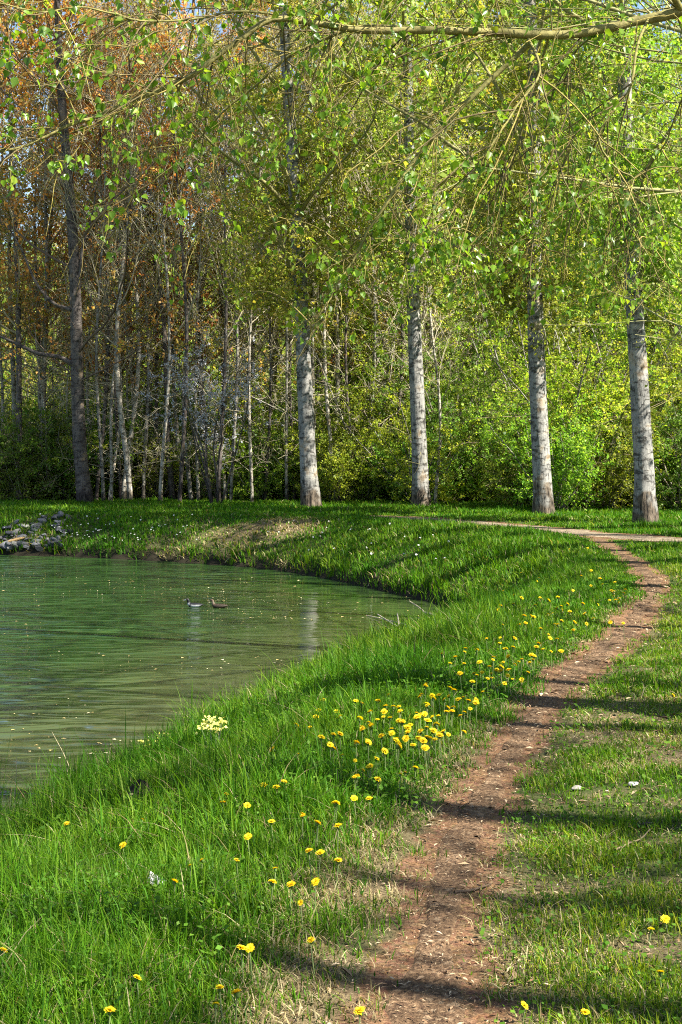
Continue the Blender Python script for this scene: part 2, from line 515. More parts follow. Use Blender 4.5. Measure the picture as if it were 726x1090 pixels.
def ribbon(name, line, half, mat, step, across=9, lift=.006):
    seg = np.linalg.norm(np.diff(line, axis=0), axis=1); cum = np.concatenate([[0], np.cumsum(seg)])
    t = np.arange(0, cum[-1], step)
    x = np.interp(t, cum, line[:, 0]); y = np.interp(t, cum, line[:, 1])
    tx = np.gradient(x); ty = np.gradient(y); l = np.hypot(tx, ty); nx, ny = -ty / l, tx / l
    hl = half(x, y) * (1 + .8 * (vnoise(t * 3.3, t * 0, 51) - .5) + .5 * (vnoise(t * 9, t * 0, 53) - .5))
    hr = half(x, y) * (1 + .8 * (vnoise(t * 3.1, t * 0, 57) - .5) + .5 * (vnoise(t * 9, t * 0, 59) - .5))
    w = np.linspace(-1, 1, across)
    off = np.where(w[None] < 0, w[None] * hr[:, None], w[None] * hl[:, None])
    PX = x[:, None] + nx[:, None] * off; PY = y[:, None] + ny[:, None] * off
    Z = ground(PX.ravel(), PY.ravel()) + lift
    Z = Z.reshape(PX.shape) - (np.abs(w)[None] > .99) * (lift + .006)
    V = np.stack([PX.ravel(), PY.ravel(), Z.ravel()], 1)
    i = np.arange(PX.size).reshape(PX.shape)
    Fq = np.stack([i[:-1, :-1], i[1:, :-1], i[1:, 1:], i[:-1, 1:]], -1).reshape(-1, 4)
    b = MB(); b.add(V, Fq[:, ::-1])
    return tag(b.build(name, mat), kind='structure')


ribbon('dirt_path', PATH[PATH[:, 1] > 2], lambda x, y: path_half(x, y) * .85, path_material('trodden_earth'), .05)
ribbon('gravel_track', TRACK[(TRACK[:, 0] > -.8)], lambda x, y: .48 * smooth((x + .4) / 3) + .10, path_material('pale_gravel', True), .25)

# ------------------------------------------------------------------ water
def water_material():
    m, nt, out = new_mat('canal_water')
    tc = N(nt, 'ShaderNodeTexCoord')
    mp = N(nt, 'ShaderNodeMapping'); mp.inputs['Scale'].default_value = (.55, 1.5, 1); mp.inputs['Rotation'].default_value = (0, 0, R(8))
    nt.links.new(tc.outputs['Object'], mp.inputs['Vector'])
    n1 = N(nt, 'ShaderNodeTexNoise'); n1.inputs['Scale'].default_value = 1.9; n1.inputs['Detail'].default_value = 2; n1.inputs['Roughness'].default_value = .45; n1.inputs['Distortion'].default_value = .6
    nt.links.new(mp.outputs[0], n1.inputs['Vector'])
    n2 = N(nt, 'ShaderNodeTexNoise'); n2.inputs['Scale'].default_value = .35; n2.inputs['Detail'].default_value = 2
    nt.links.new(tc.outputs['Object'], n2.inputs['Vector'])
    amp = ramp(nt, n2.outputs[0], [(.35, .35), (.65, 1.0)])
    mu = N(nt, 'ShaderNodeMath', operation='MULTIPLY'); nt.links.new(n1.outputs[0], mu.inputs[0]); nt.links.new(amp, mu.inputs[1])
    # a breeze ruffles the open water more than the lee of the bank
    sx = N(nt, 'ShaderNodeSeparateXYZ'); nt.links.new(tc.outputs['Object'], sx.inputs[0])
    mr = N(nt, 'ShaderNodeMapRange'); mr.inputs['From Min'].default_value = -1.0; mr.inputs['From Max'].default_value = -3.6; mr.inputs['To Min'].default_value = .45; mr.inputs['To Max'].default_value = 4.0
    mr2 = N(nt, 'ShaderNodeMapRange'); mr2.inputs['From Min'].default_value = 26; mr2.inputs['From Max'].default_value = 17; mr2.inputs['To Min'].default_value = .4; mr2.inputs['To Max'].default_value = 1.0
    nt.links.new(sx.outputs[0], mr.inputs['Value']); nt.links.new(sx.outputs[1], mr2.inputs['Value'])
    m2 = N(nt, 'ShaderNodeMath', operation='MULTIPLY'); nt.links.new(mr.outputs[0], m2.inputs[0]); nt.links.new(mr2.outputs[0], m2.inputs[1])
    m3 = N(nt, 'ShaderNodeMath', operation='MULTIPLY'); nt.links.new(mu.outputs[0], m3.inputs[0]); nt.links.new(m2.outputs[0], m3.inputs[1])
    b = N(nt, 'ShaderNodeBump'); b.inputs['Strength'].default_value = 1.0; b.inputs['Distance'].default_value = .11
    nt.links.new(m3.outputs[0], b.inputs['Height'])
    at = N(nt, 'ShaderNodeAttribute', attribute_name='col')
    p = N(nt, 'ShaderNodeBsdfPrincipled'); p.inputs['Roughness'].default_value = .07; p.inputs['IOR'].default_value = 1.33
    p.subsurface_method = 'BURLEY'; p.inputs['Subsurface Weight'].default_value = 0.0; p.inputs['Subsurface Radius'].default_value = (1, 1, 1); p.inputs['Subsurface Scale'].default_value = 2.2
    nt.links.new(at.outputs['Color'], p.inputs['Base Color']); nt.links.new(b.outputs[0], p.inputs['Normal'])
    nt.links.new(p.outputs[0], out.inputs[0])
    return m


wx = axis(-110, 6, -6, 3, .35, 1.12); wy = axis(-40, 60, 5, 42, .4, 1.12)
WX, WY = np.meshgrid(wx, wy, indexing='ij'); WX = WX.ravel(); WY = WY.ravel()
ws = -shore(WX, WY)
deep = np.array((.021, .050, .012)); shal = np.array((.044, .054, .020))
k = (smooth((5.5 - ws + 2.0 * (fbm(WX * .3, WY * .5, 71) - .5)) / 5.0) * smooth((33 - WY) / 12))[:, None]
i = np.arange(WX.size).reshape(len(wx), len(wy))
FQ = np.stack([i[:-1, :-1], i[1:, :-1], i[1:, 1:], i[:-1, 1:]], -1).reshape(-1, 4)
keep = (ws[FQ].max(1) > -.8)
mb = MB(); mb.add(np.stack([WX, WY, np.full(WX.size, WATER_Z)], 1), FQ[keep], deep * (1 - k) + shal * k)
tag(mb.build('water', water_material()), kind='structure')

# ------------------------------------------------------------------ grass
def blades(mb, x, y, z, h, w, az, lean, col, seg3=True, rng=RNG):
    """curved tapering blades"""
    n = len(x)
    d = np.stack([np.cos(az), np.sin(az), np.zeros(n)], 1)      # lean direction
    s = np.stack([-np.sin(az + rng.normal(0, .7, n)), np.cos(az), np.zeros(n)], 1); s = norm(s)
    B = np.stack([x, y, z], 1)
    def at(t):
        return B + d * (h * lean * t ** 2)[:, None] + np.array([0, 0, 1]) * (h * t * (1 - .35 * lean * t))[:, None]
    ts = (0, .38, .74, 1) if seg3 else (0, .5, 1)
    ws = (.8, 1, .65) if seg3 else (.9, .85)
    rows = []
    for t, k in zip(ts[:-1], ws):
        c = at(t); o = s * (w * k * .5)[:, None]
        rows += [c - o, c + o]
    rows.append(at(1.0))
    Vv = np.stack(rows, 1); m = Vv.shape[1]
    i = np.arange(n)[:, None] * m
    if seg3:
        q = np.concatenate([i + np.array([[0, 1, 3, 2]]), i + np.array([[2, 3, 5, 4]])]); t = i + np.array([[4, 5, 6]])
    else:
        q = i + np.array([[0, 1, 3, 2]]); t = i + np.array([[2, 3, 4]])
    mb.add(Vv.reshape(-1, 3), [q, t], np.repeat(col, m, axis=0))


def scatter(y0, y1, dens, margin=1.2, rng=RNG):
    """random spots over the wedge of ground seen between two distances"""
    ym = np.linspace(y0, y1, 60); half = 363 / F * ym + margin
    area = np.trapz(2 * half, ym)
    n = int(area * dens)
    y = rng.uniform(y0, y1, int(n * 1.6)); x = rng.uniform(-1, 1, len(y)) * (363 / F * y1 + margin)
    k = np.abs(x) < 363 / F * y + margin
    return x[k][:n], y[k][:n]


PX_OF_Y = lambda y: np.interp(y, PATH[:, 1], PATH[:, 0])
gb = MB()
LUSH = np.array([(.042, .130, .006), (.064, .160, .007), (.098, .185, .009), (.026, .082, .005), (.13, .205, .015)])
STRAW = np.array([(.26, .21, .10), (.19, .145, .065), (.33, .28, .15)])
for (y0, y1, dens, wid, seg3) in ((3.3, 6.0, 9000, .0039, True), (6.0, 9.5, 5800, .0051, True), (9.5, 15, 3300, .0072, True), (15, 24, 1600, .0105, False), (24, 36, 620, .019, False), (36, 56, 330, .030, False)):
    x, y = scatter(y0, y1, dens)
    z, s, dp, dt = ground(x, y, True)
    n = len(x)
    side = x > PX_OF_Y(y)
    dryv = dryness(x, y, s)
    ph = path_half(x, y)
    short = side & (y < 22)
    rag = (fbm(x * 3.2, y * 3.2, 63) - .5) * .34 + (fbm(x * 11, y * 9, 64, 2) - .5) * .22
    dens_k = smooth((dp + rag - ph * .85) / (.24)) * (.92 + .08 * RNG.random(n))
    clump = fbm(x * 2.2, y * 2.2, 61)
    dens_k = dens_k * np.where(short, np.clip(.48 + .8 * smooth((clump - .36) / .22) - .42 * dryv, .14, 1), np.clip(1.0 - .5 * dryv, .2, 1))
    dens_k = dens_k * np.where(x > -2, smooth((dt - .50 * smooth((x + .4) / 3)) / .5), 1)
    dens_k = dens_k * smooth((s + .01) / .05)
    k = RNG.random(n) < dens_k
    x, y, z, s, dp, dt, dryv, short, side, clump = (a[k] for a in (x, y, z, s, dp, dt, dryv, short, side, clump)); n = len(x)
    nearp = smooth((dp - .2) / 1.1)
    tall = (.055 + .115 * nearp * (.45 + .85 * smooth((fbm(x * 1.1, y * 1.1, 67) - .3) / .4))) * (1 + .35 * smooth((1.4 - s) / 1.2))
    tall = tall * (1 - .6 * smooth((2.2 - dt) / 1.5) * smooth((x - .2) / 2))
    h = np.where(short, .022 + .045 * clump + .02 * smooth((dp - 1.6) / 1.5), tall)
    h = np.where(y > 34, h * .72, h)
    h = h * (1 - .38 * smooth((y - 15) / 4) * smooth((1.5 - s) / .8) * (y < 34))
    h = h * np.exp(RNG.normal(0, .28, n)) * (1 - .35 * dryv)
    w = wid * np.exp(RNG.normal(0, .25, n)) * np.where(short, .9, 1)
    tone = np.clip((fbm(x * .55, y * .55, 73) * 1.4 - .2) * 4 + RNG.normal(0, .9, n), 0, 4).astype(int)
    col = LUSH[tone] * np.exp(RNG.normal(0, .16, (n, 1)))
    yl = short & (RNG.random(n) < .8)
    col[yl] = col[yl] * np.array([1.75, 1.22, 1.15])
    ds = RNG.random(n) < np.where(short, .12 + .50 * dryv, .06 + .72 * dryv)
    col[ds] = STRAW[RNG.integers(0, 3, ds.sum())] * np.exp(RNG.normal(0, .2, (ds.sum(), 1)))
    h = h * (1 + .7 * smooth((.35 - s) / .3))
    lean = np.clip(np.abs(RNG.normal(.45, .28, n)) + ds * .5, .05, 1.5)
    # blades on the slope hang a little towards the water
    az = RNG.uniform(0, 2 * math.pi, n)
    blades(gb, x, y, z - .005, h, w, az, lean, col, seg3)
tag(gb.build('grass', M_GRASS), kind='stuff')
print('grass verts', gb.n)

# broad leaves between the blades (clover, dandelion leaves)
cb = MB()
for (y0, y1, dens, size) in ((3.4, 6.5, 1700, .017), (6.5, 11, 700, .023), (11, 20, 150, .034)):
    x, y = scatter(y0, y1, dens, .6); z, s, dp, dt = ground(x, y, True)
    side = x > PX_OF_Y(y)
    cl = fbm(x * 1.3, y * 1.3, 81)
    k = (dp > path_half(x, y) + .05) & (s > .5) & (RNG.random(len(x)) < np.where(side, .35, smooth((cl - .38) / .2)))
    x, y, z, side = x[k], y[k], z[k], side[k]; n = len(x)
    zz = z + np.where(side, RNG.uniform(.01, .05, n), RNG.uniform(.03, .14, n))
    A = norm(np.stack([RNG.normal(0, 1, n), RNG.normal(0, 1, n), RNG.normal(.25, .3, n)], 1))
    Nn = norm(np.stack([RNG.normal(0, .35, n), RNG.normal(0, .35, n), np.ones(n)], 1))
    Vv, Fq = rhomb(np.stack([x, y, zz], 1), A, Nn, size * np.exp(np.clip(RNG.normal(0, .35, n), -1, .45)), .7)
    col = np.array([(.065, .145, .012), (.05, .125, .010), (.095, .18, .018)])[RNG.integers(0, 3, n)] * np.exp(RNG.normal(0, .15, (n, 1)))
    cb.add(Vv, Fq, np.repeat(col, 4, 0))
tag(cb.build('clover_cover', M_GRASS), kind='stuff')

# dry leaf bits, straw and bark chips on the path and in the thin turf
lb = MB()
for (y0, y1, dens, size) in ((3.4, 6.5, 3200, .012), (6.5, 11, 1500, .018), (11, 20, 420, .030)):
    x, y = scatter(y0, y1, dens, .4); z, s, dp, dt = ground(x, y, True)
    ph = path_half(x, y); side = x > PX_OF_Y(y)
    dv = dryness(x, y, s)
    pr = np.where(dp < ph + .25, .62, np.where(side, .22 + .7 * dv, .06 + .6 * dv))
    k = (RNG.random(len(x)) < pr) & (s > .4)
    x, y, z = x[k], y[k], z[k]; n = len(x)
    az = RNG.uniform(0, 6.28, n)
    A = norm(np.stack([np.cos(az), np.sin(az), RNG.normal(0, .18, n)], 1)); Nn = norm(np.stack([RNG.normal(0, .25, n), RNG.normal(0, .25, n), np.ones(n)], 1))
    asp = .26
    Vv, Fq = rhomb(np.stack([x, y, z + RNG.uniform(.006, .016, n)], 1), A, Nn, size * np.exp(RNG.normal(0, .5, n)), asp)
    col = np.array([(.27, .18, .10), (.16, .09, .048), (.38, .29, .18), (.06, .038, .022), (.20, .13, .075)])[RNG.integers(0, 5, n)] * np.exp(RNG.normal(0, .2, (n, 1)))
    lb.add(Vv, Fq, np.repeat(col, 4, 0))
tag(lb.build('leaf_litter', M_LITTER), kind='stuff')

# pollen, catkin fluff and leaf bits floating on the water
fb = MB()
n = 5200
y = RNG.uniform(11, 39, n); x = RNG.uniform(-10, 2, n)
s = -shore(x, y)
band = np.exp(-((s - 1.6 - .12 * (y - 16)) / 1.6) ** 2) * .9 + .06
k = (s > .05) & (np.abs(x) < .26 * y) & (RNG.random(n) < band * smooth((fbm(x * .6, y * .9, 91) - .36) / .25)) & (y < 34)
x, y = x[k], y[k]; n = len(x)
az = RNG.uniform(0, 6.28, n)
A = np.stack([np.cos(az), np.sin(az), np.zeros(n)], 1); Nn = np.tile([0, 0, 1.0], (n, 1))
Vv, Fq = rhomb(np.stack([x, y, np.full(n, WATER_Z + .005)], 1), A, Nn, .035 * np.exp(RNG.normal(0, .4, n)), .7)
col = np.array([(.55, .42, .18), (.42, .33, .12), (.62, .55, .32)])[RNG.integers(0, 3, n)]
fb.add(Vv, Fq, np.repeat(col, 4, 0))
tag(fb.build('floating_litter', M_LITTER), kind='stuff')

# ------------------------------------------------------------------ trees
def trunk_tube(height, r0, sway, rng, sides=14, n=34, flare=.35, power=.85, lump=.05, lean=(0, 0)):
    t = np.linspace(0, 1, n) ** 1.25
    z = t * height - .25 * (t == 0)
    ph = rng.uniform(0, 6.28, 4)
    x = lean[0] * z + sway * (np.sin(t * 4.2 + ph[0]) - np.sin(ph[0])) + .4 * sway * (np.sin(t * 11 + ph[1]) - np.sin(ph[1]))
    y = lean[1] * z + sway * (np.sin(t * 3.7 + ph[2]) - np.sin(ph[2]))
    P = np.stack([x, y, z], 1)
    r = r0 * ((1 - t) ** power * .97 + .03) + r0 * flare * np.exp(-np.maximum(z, 0) / (r0 * 1.6))
    V, Fq = tubes(P[None], r[None], sides, (1, .02, .03))
    if lump:
        c = np.repeat(P, sides, 0); dv = V - c
        a = np.tile(np.arange(sides), n); zz = np.repeat(z, sides)
        nz = fbm(a * 1.3 + np.cos(a) * .2, zz * 1.7, int(rng.integers(0, 90)), 3) - .5
        V = c + dv * (1 + nz[:, None] * lump * 4 * (1 + 1.2 * np.exp(-zz / 1.2))[:, None])
    return P, r, V, Fq


def make_tree_meshes(name, seed, height, r0, first, n1, len1, up=(.5, .9), n2=7, n3=4, leaf=.09, per=9, env=None, sway=.25, lean=(0, 0), cols=None, bark=None, leafm=None,
                     n_bare=0, sides=14, twig_col=(.20, .15, .09), low_leaf=0.0, l2=.36, l3=(.35, .8), power=.85, lump=.05, twig_r=1.0, flare=.35, shoots=0, limb_r=1.0):
    """trunk mesh (stem and main limbs) and crown mesh (twigs and leaves)"""
    rng = np.random.default_rng(seed)
    P, r, V, Fq = trunk_tube(height, r0, sway, rng, sides, lean=lean, power=power, lump=lump, flare=flare)
    tb = MB(); tb.add(V, Fq, (.3, .3, .3))
    u = np.sort(rng.random(n1)); t = first + (.98 - first) * u
    zt = t * height
    p0 = np.stack([np.interp(zt, P[:, 2], P[:, i]) for i in range(3)], 1)
    rt = np.interp(zt, P[:, 2], r)
    az = np.arange(n1) * 2.39996 + rng.normal(0, .4, n1)
    el = rng.uniform(*up, n1)
    d0 = np.stack([np.cos(az) * np.cos(el), np.sin(az) * np.cos(el), np.sin(el)], 1)
    e = env(u) if env else (1 - u) ** .6
    L1 = len1 * e * rng.uniform(.75, 1.2, n1) + .4
    B1 = grow(p0, d0, L1, 9, .10, np.array([0, 0, .05]), rng)
    R1 = limb_r * np.minimum(rt * .42, .012 + L1 * .011)[:, None] * np.linspace(1, .22, 9)[None]
    V, Fq = tubes(B1, R1, 6); tb.add(V, Fq, twig_col, 1)
    cb_ = MB()
    # bare dead lower twigs
    if n_bare:
        zb = rng.uniform(.06, first + .1, n_bare) * height
        pb = np.stack([np.interp(zb, P[:, 2], P[:, i]) for i in range(3)], 1)
        ab = rng.uniform(0, 6.28, n_bare); eb = rng.uniform(-.15, .7, n_bare)
        Bb = grow(pb, np.stack([np.cos(ab) * np.cos(eb), np.sin(ab) * np.cos(eb), np.sin(eb)], 1), rng.uniform(.5, 2.4, n_bare), 7, .16, np.array([0, 0, -.01]), rng)
        V, Fq = tubes(Bb, np.full((n_bare, 1), .011 * twig_r) * np.linspace(1, .3, 7)[None], 3); cb_.add(V, Fq, twig_col)
        m = np.repeat(np.arange(n_bare), 5); s_ = rng.uniform(.25, .95, len(m))
        q0, tt = sample_on(Bb[m], s_)
        Bc = grow(q0, norm(tt + .9 * rand_dirs(len(m), rng)), rng.uniform(.2, .8, len(m)), 5, .18, np.array([0, 0, -.02]), rng)
        V, Fq = tubes(Bc, np.full((len(m), 1), .006 * twig_r) * np.linspace(1, .4, 5)[None], 3); cb_.add(V, Fq, twig_col)
    if shoots:      # short leafy shoots close to the stem
        zs = (first * .95 + (.95 - first) * rng.random(shoots) ** 1.7) * height
        ps = np.stack([np.interp(zs, P[:, 2], P[:, i]) for i in range(3)], 1); a_ = rng.uniform(0, 6.28, shoots); e_ = rng.uniform(-.3, .9, shoots)
        Bs = grow(ps, np.stack([np.cos(a_) * np.cos(e_), np.sin(a_) * np.cos(e_), np.sin(e_)], 1), rng.uniform(.5, 2.8, shoots), 9, .15, np.array([0, 0, -.03]), rng)
        B1 = np.concatenate([B1, Bs]); L1 = np.concatenate([L1, np.full(shoots, 2.0)])
        V, Fq = tubes(Bs, np.full((shoots, 1), .012) * np.linspace(1, .4, 9)[None], 4); tb.add(V, Fq, twig_col, 1)
    n1 = len(B1)
    m = np.repeat(np.arange(n1), n2); s_ = rng.uniform(.18, .98, len(m))
    q0, tt = sample_on(B1[m], s_)
    L2 = L1[m] * l2 * (1.15 - .6 * s_) * rng.uniform(.6, 1.3, len(m)) + .3
    B2 = grow(q0, norm(tt + .75 * rand_dirs(len(m), rng) + np.array([0, 0, .15])), L2, 6, .14, np.array([0, 0, .02]), rng)
    V, Fq = tubes(B2, (.005 + .004 * L2)[:, None] * np.linspace(1, .35, 6)[None] * twig_r, 3); cb_.add(V, Fq, twig_col)
    m3 = np.repeat(np.arange(len(m)), n3); s3 = rng.uniform(.2, 1, len(m3))
    q0, tt = sample_on(B2[m3], s3)
    B3 = grow(q0, norm(tt + .9 * rand_dirs(len(m3), rng)), rng.uniform(*l3, len(m3)), 4, .16, np.array([0, 0, -.03]), rng)
    V, Fq = tubes(B3, np.full((len(m3), 1), .0045 * twig_r) * np.linspace(1, .5, 4)[None], 3); cb_.add(V, Fq, twig_col)
    ml = np.repeat(np.arange(len(m3)), per); sl = rng.uniform(.15, 1, len(ml))
    c, tt = sample_on(B3[ml], sl)
    c = c + rng.normal(0, leaf * .55, c.shape)
    A = norm(rand_dirs(len(ml), rng) + np.array([0, 0, -.25])); Nn = norm(rand_dirs(len(ml), rng) * .8 + np.array([.6, -.5, .6]))
    V, Fq = rhomb(c, A, norm(np.cross(np.cross(A, Nn), A)), leaf * np.exp(rng.normal(0, .28, len(ml))), .75)
    cols = np.asarray(cols)
    # whole twigs share a tone so that the crown shows lighter and darker sprays
    tone = rng.integers(0, len(cols), len(m3))[ml]
    pick = np.where(rng.random(len(ml)) < .65, tone, rng.integers(0, len(cols), len(ml)))
    col = cols[pick] * np.exp(rng.normal(0, .18, (len(ml), 1)))
    cb_.add(V, Fq, np.repeat(col, 4, 0), 1)
    return (tb.mesh(name + '_stem', [bark, M_TWIG]), cb_.mesh(name + '_crown', [M_TWIG, leafm]))


def make_bush_meshes(name, seed, height, spread, stems, cols, leafm, leaf=.08, per=12, n2=9, n3=5, twig_col=(.17, .13, .08), bark=None, base=.0, l3=(.25, .7)):
    rng = np.random.default_rng(seed)
    az = rng.uniform(0, 6.28, stems); el = rng.uniform(.85, 1.5, stems)
    p0 = np.stack([np.cos(az) * .25, np.sin(az) * .25, np.full(stems, -.1)], 1) * rng.uniform(.2, 1, (stems, 1))
    L = height * rng.uniform(.6, 1.1, stems)
    d0 = np.stack([np.cos(az) * np.cos(el) * spread, np.sin(az) * np.cos(el) * spread, np.sin(el)], 1)
    B1 = grow(p0, d0, L, 9, .09, np.stack([np.cos(az), np.sin(az), az * 0], 1) * .03 * spread, rng)
    tb = MB(); V, Fq = tubes(B1, (.006 + .006 * L)[:, None] * np.linspace(1, .25, 9)[None], 5, (1, .1, .05)); tb.add(V, Fq, (.3, .3, .3))
    c_ = MB()
    m = np.repeat(np.arange(stems), n2); s_ = rng.uniform(.12 + base, .98, len(m))
    q0, tt = sample_on(B1[m], s_)
    L2 = L[m] * .30 * (1.2 - .6 * s_) * rng.uniform(.6, 1.3, len(m)) + .2
    B2 = grow(q0, norm(tt * .6 + rand_dirs(len(m), rng)), L2, 5, .15, np.array([0, 0, .02]), rng)
    V, Fq = tubes(B2, (.004 + .003 * L2)[:, None] * np.linspace(1, .4, 5)[None], 3); c_.add(V, Fq, twig_col)
    m3 = np.repeat(np.arange(len(m)), n3); s3 = rng.uniform(.15, 1, len(m3))
    q0, tt = sample_on(B2[m3], s3)
    B3 = grow(q0, norm(tt * .5 + rand_dirs(len(m3), rng)), rng.uniform(*l3, len(m3)), 4, .15, np.array([0, 0, -.02]), rng)
    V, Fq = tubes(B3, np.full((len(m3), 1), .004) * np.linspace(1, .5, 4)[None], 3); c_.add(V, Fq, twig_col)
    ml = np.repeat(np.arange(len(m3)), per)
    c, tt = sample_on(B3[ml], rng.uniform(.1, 1, len(ml)))
    c = c + rng.normal(0, leaf * .5, c.shape); c[:, 2] = np.maximum(c[:, 2], .05)
    A = norm(rand_dirs(len(ml), rng) + np.array([0, 0, -.15])); Nn = norm(rand_dirs(len(ml), rng) * .75 + np.array([.6, -.5, .7]))
    V, Fq = rhomb(c, A, norm(np.cross(np.cross(A, Nn), A)), leaf * np.exp(rng.normal(0, .28, len(ml))), .7)
    cols = np.asarray(cols); tone = rng.integers(0, len(cols), len(m3))[ml]
    pick = np.where(rng.random(len(ml)) < .65, tone, rng.integers(0, len(cols), len(ml)))
    c_.add(V, Fq, np.repeat(cols[pick] * np.exp(rng.normal(0, .18, (len(ml), 1))), 4, 0), 1)
    return (tb.mesh(name + '_stem', bark or M_GREY_BARK), c_.mesh(name + '_crown', [M_TWIG, leafm]))


GREEN = [(.13, .22, .022), (.17, .265, .03), (.10, .175, .016), (.21, .29, .045)]
YELGREEN = [(.24, .35, .035), (.30, .40, .05), (.18, .30, .028), (.34, .38, .08)]
OLIVE = [(.30, .30, .05), (.36, .31, .07), (.22, .26, .035), (.36, .37, .09)]
BRONZE = [(.46, .25, .06), (.54, .31, .09), (.38, .19, .045), (.44, .31, .08)]

egg = lambda u: .35 + .9 * np.sin(np.clip(u * 1.05 + .12, 0, 1) * math.pi) ** .8
MESH = {}
for k, seed, fst, sh, per_, cl in (('poplar_a', 3, .24, 150, 10, YELGREEN), ('poplar_b', 14, .235, 150, 10, YELGREEN), ('poplar_c', 17, .28, 95, 10, YELGREEN), ('poplar_d', 18, .25, 120, 9, YELGREEN + OLIVE), ('poplar_sparse', 19, .27, 0, 3, YELGREEN), ('poplar_dapple', 20, .25, 0, 8, YELGREEN)):
    MESH[k] = make_tree_meshes(k, seed, 26, .26, fst, 46 if sh else 24, 5.6, (.2, .9), 6, 4, .10, per_, egg, .06 + .02 * (seed % 5), (-.035, 0), cl, M_POPLAR_BARK, M_LEAF_GREEN, n_bare=10 if sh else 2, twig_col=(.22, .20, .08), sides=24, power=.75, lump=.05, flare=.42, shoots=sh, twig_r=.8, limb_r=.9 if sh else .55)
MESH['poplar_low'] = make_tree_meshes('poplar_low', 61, 21, .24, .15, 54, 7.6, (-.2, .55), 10, 4, .055, 10, egg, .10, (-.02, 0), YELGREEN + GREEN[:2], M_POPLAR_BARK, M_LEAF_GREEN, n_bare=6, twig_col=(.25, .24, .10), sides=20, power=.75, lump=.035, flare=.22, limb_r=.5, twig_r=.75)
MESH['old_tree'] = make_tree_meshes('old_tree', 23, 24, .25, .17, 30, 5.6, (.25, .9), 8, 4, .095, 9, egg, .22, (-.05, 0), BRONZE + OLIVE[:1], M_DARK_BARK, M_LEAF_BRONZE, n_bare=14, twig_col=(.12, .085, .06), sides=16, power=.7, limb_r=.62)
for k, seed, cols, lm, h in (('slim_bronze', 31, BRONZE, M_LEAF_BRONZE, 21), ('slim_bronze_b', 32, BRONZE + OLIVE[:2], M_LEAF_BRONZE, 19), ('slim_olive', 33, OLIVE, M_LEAF_GREEN, 22), ('slim_olive_b', 34, OLIVE + YELGREEN[:2], M_LEAF_GREEN, 20), ('slim_green', 35, YELGREEN, M_LEAF_GREEN, 21), ('slim_green_b', 36, YELGREEN + GREEN, M_LEAF_GREEN, 18)):
    MESH[k] = make_tree_meshes(k, seed, h, .115, .24, 34, 3.6, (.4, 1.05), 6, 4, .115, 10, egg, .28, (RNG.normal(0, .02), 0), cols, M_GREY_BARK, lm, n_bare=13, sides=9, twig_col=(.30, .26, .15), twig_r=1.0)
MESH['bare'] = make_tree_meshes('bare', 41, 15, .085, .25, 24, 2.6, (.35, 1.0), 6, 4, .07, 1, egg, .3, (0, 0), OLIVE, M_PALE_BARK, M_LEAF_GREEN, n_bare=16, sides=8, twig_col=(.34, .30, .20), twig_r=1.2)
for k, seed, h in (('bush_a', 51, 4.2), ('bush_b', 52, 5.2), ('bush_c', 53, 3.2)):
    MESH[k] = make_bush_meshes(k, seed, h, 1.0, 15, GREEN + YELGREEN[:2], M_LEAF_GREEN, .078, 19)
MESH['bush_tall'] = make_bush_meshes('bush_tall', 54, 8.0, .7, 17, YELGREEN + GREEN, M_LEAF_GREEN, .085, 20, n2=13)
MESH['thicket'] = make_bush_meshes('thicket', 55, 3.6, 1.1, 26, GREEN + YELGREEN[:1], M_LEAF_GREEN, .075, 6, n2=10, n3=5, twig_col=(.24, .19, .12))
MESH['blackthorn'] = make_bush_meshes('blackthorn', 56, 5.9, .42, 9, [(.50, .51, .56), (.62, .62, .66), (.40, .42, .42)], M_BLOSSOM, .05, 13, n2=11, base=.42, bark=M_DARK_BARK)


def plant(kind, name, x, y, label, cat, group=None, scale=1.0, rz=None, tilt=(0, 0), sink=.05, bark=None):
    t = empty(name, (x, y, float(ground(np.array([x]), np.array([y]))[0]) - sink), random.uniform(0, 6.28) if rz is None else rz)
    t.rotation_euler = (tilt[0], tilt[1], t.rotation_euler[2]); t.rotation_mode = 'ZYX' if False else 'XYZ'
    t.scale = (scale,) * 3 if not isinstance(scale, tuple) else scale
    tag(t, label, cat, group)
    for part, me in zip(('trunk', 'crown'), MESH[kind]):
        o = bpy.data.objects.new(part, me); C.objects.link(o); o.parent = t
        if bark is not None and part == 'trunk':
            o.material_slots[0].link = 'OBJECT'; o.material_slots[0].material = bark
    return t


# the row of pale poplars beyond the track, seen in the photo
ROW = [((687, 558), 'poplar_a', 1.0, 'pale grey poplar rightmost of the row, dark rough bark at its foot', .3),
       ((579, 549), 'poplar_b', 1.03, 'pale grey poplar second from the right in the row beside the gravel track', 1.1),
       ((448, 541), 'poplar_c', 1.05, 'slim white barked poplar in the middle of the row, forking above', 3.0),
       ((331, 541), 'poplar_d', 1.10, 'grey poplar beside the white blossoming bush, shaded trunk', 4.4)]
for (u, v), k, sc, lab, rz in ROW:
    x, y = pxy(u, v)
    t = plant(k, 'poplar_tree', x, y, lab, 'tree', 'row of poplars along the canal bend', sc, 0, (0, R(-.4)))
x, y = pxy(91, 536)
plant('old_tree', 'poplar_tree', x, y, 'dark leaning tree with bronze leaves above the stone heap, leftmost of the row', 'tree', 'row of poplars along the canal bend', (1.08, 1.08, 1.05), 0, (0, R(-1.6)))
old = bpy.data.objects[[o.name for o in C.objects if o.name.startswith('poplar_tree') and 'dark leaning' in o.get('label', '')][0]]
def limb3(u, v, dd=52.6):
    return np.array(((u - 363) / F * dd, dd, EYE - (v - HOR) / F * dd))
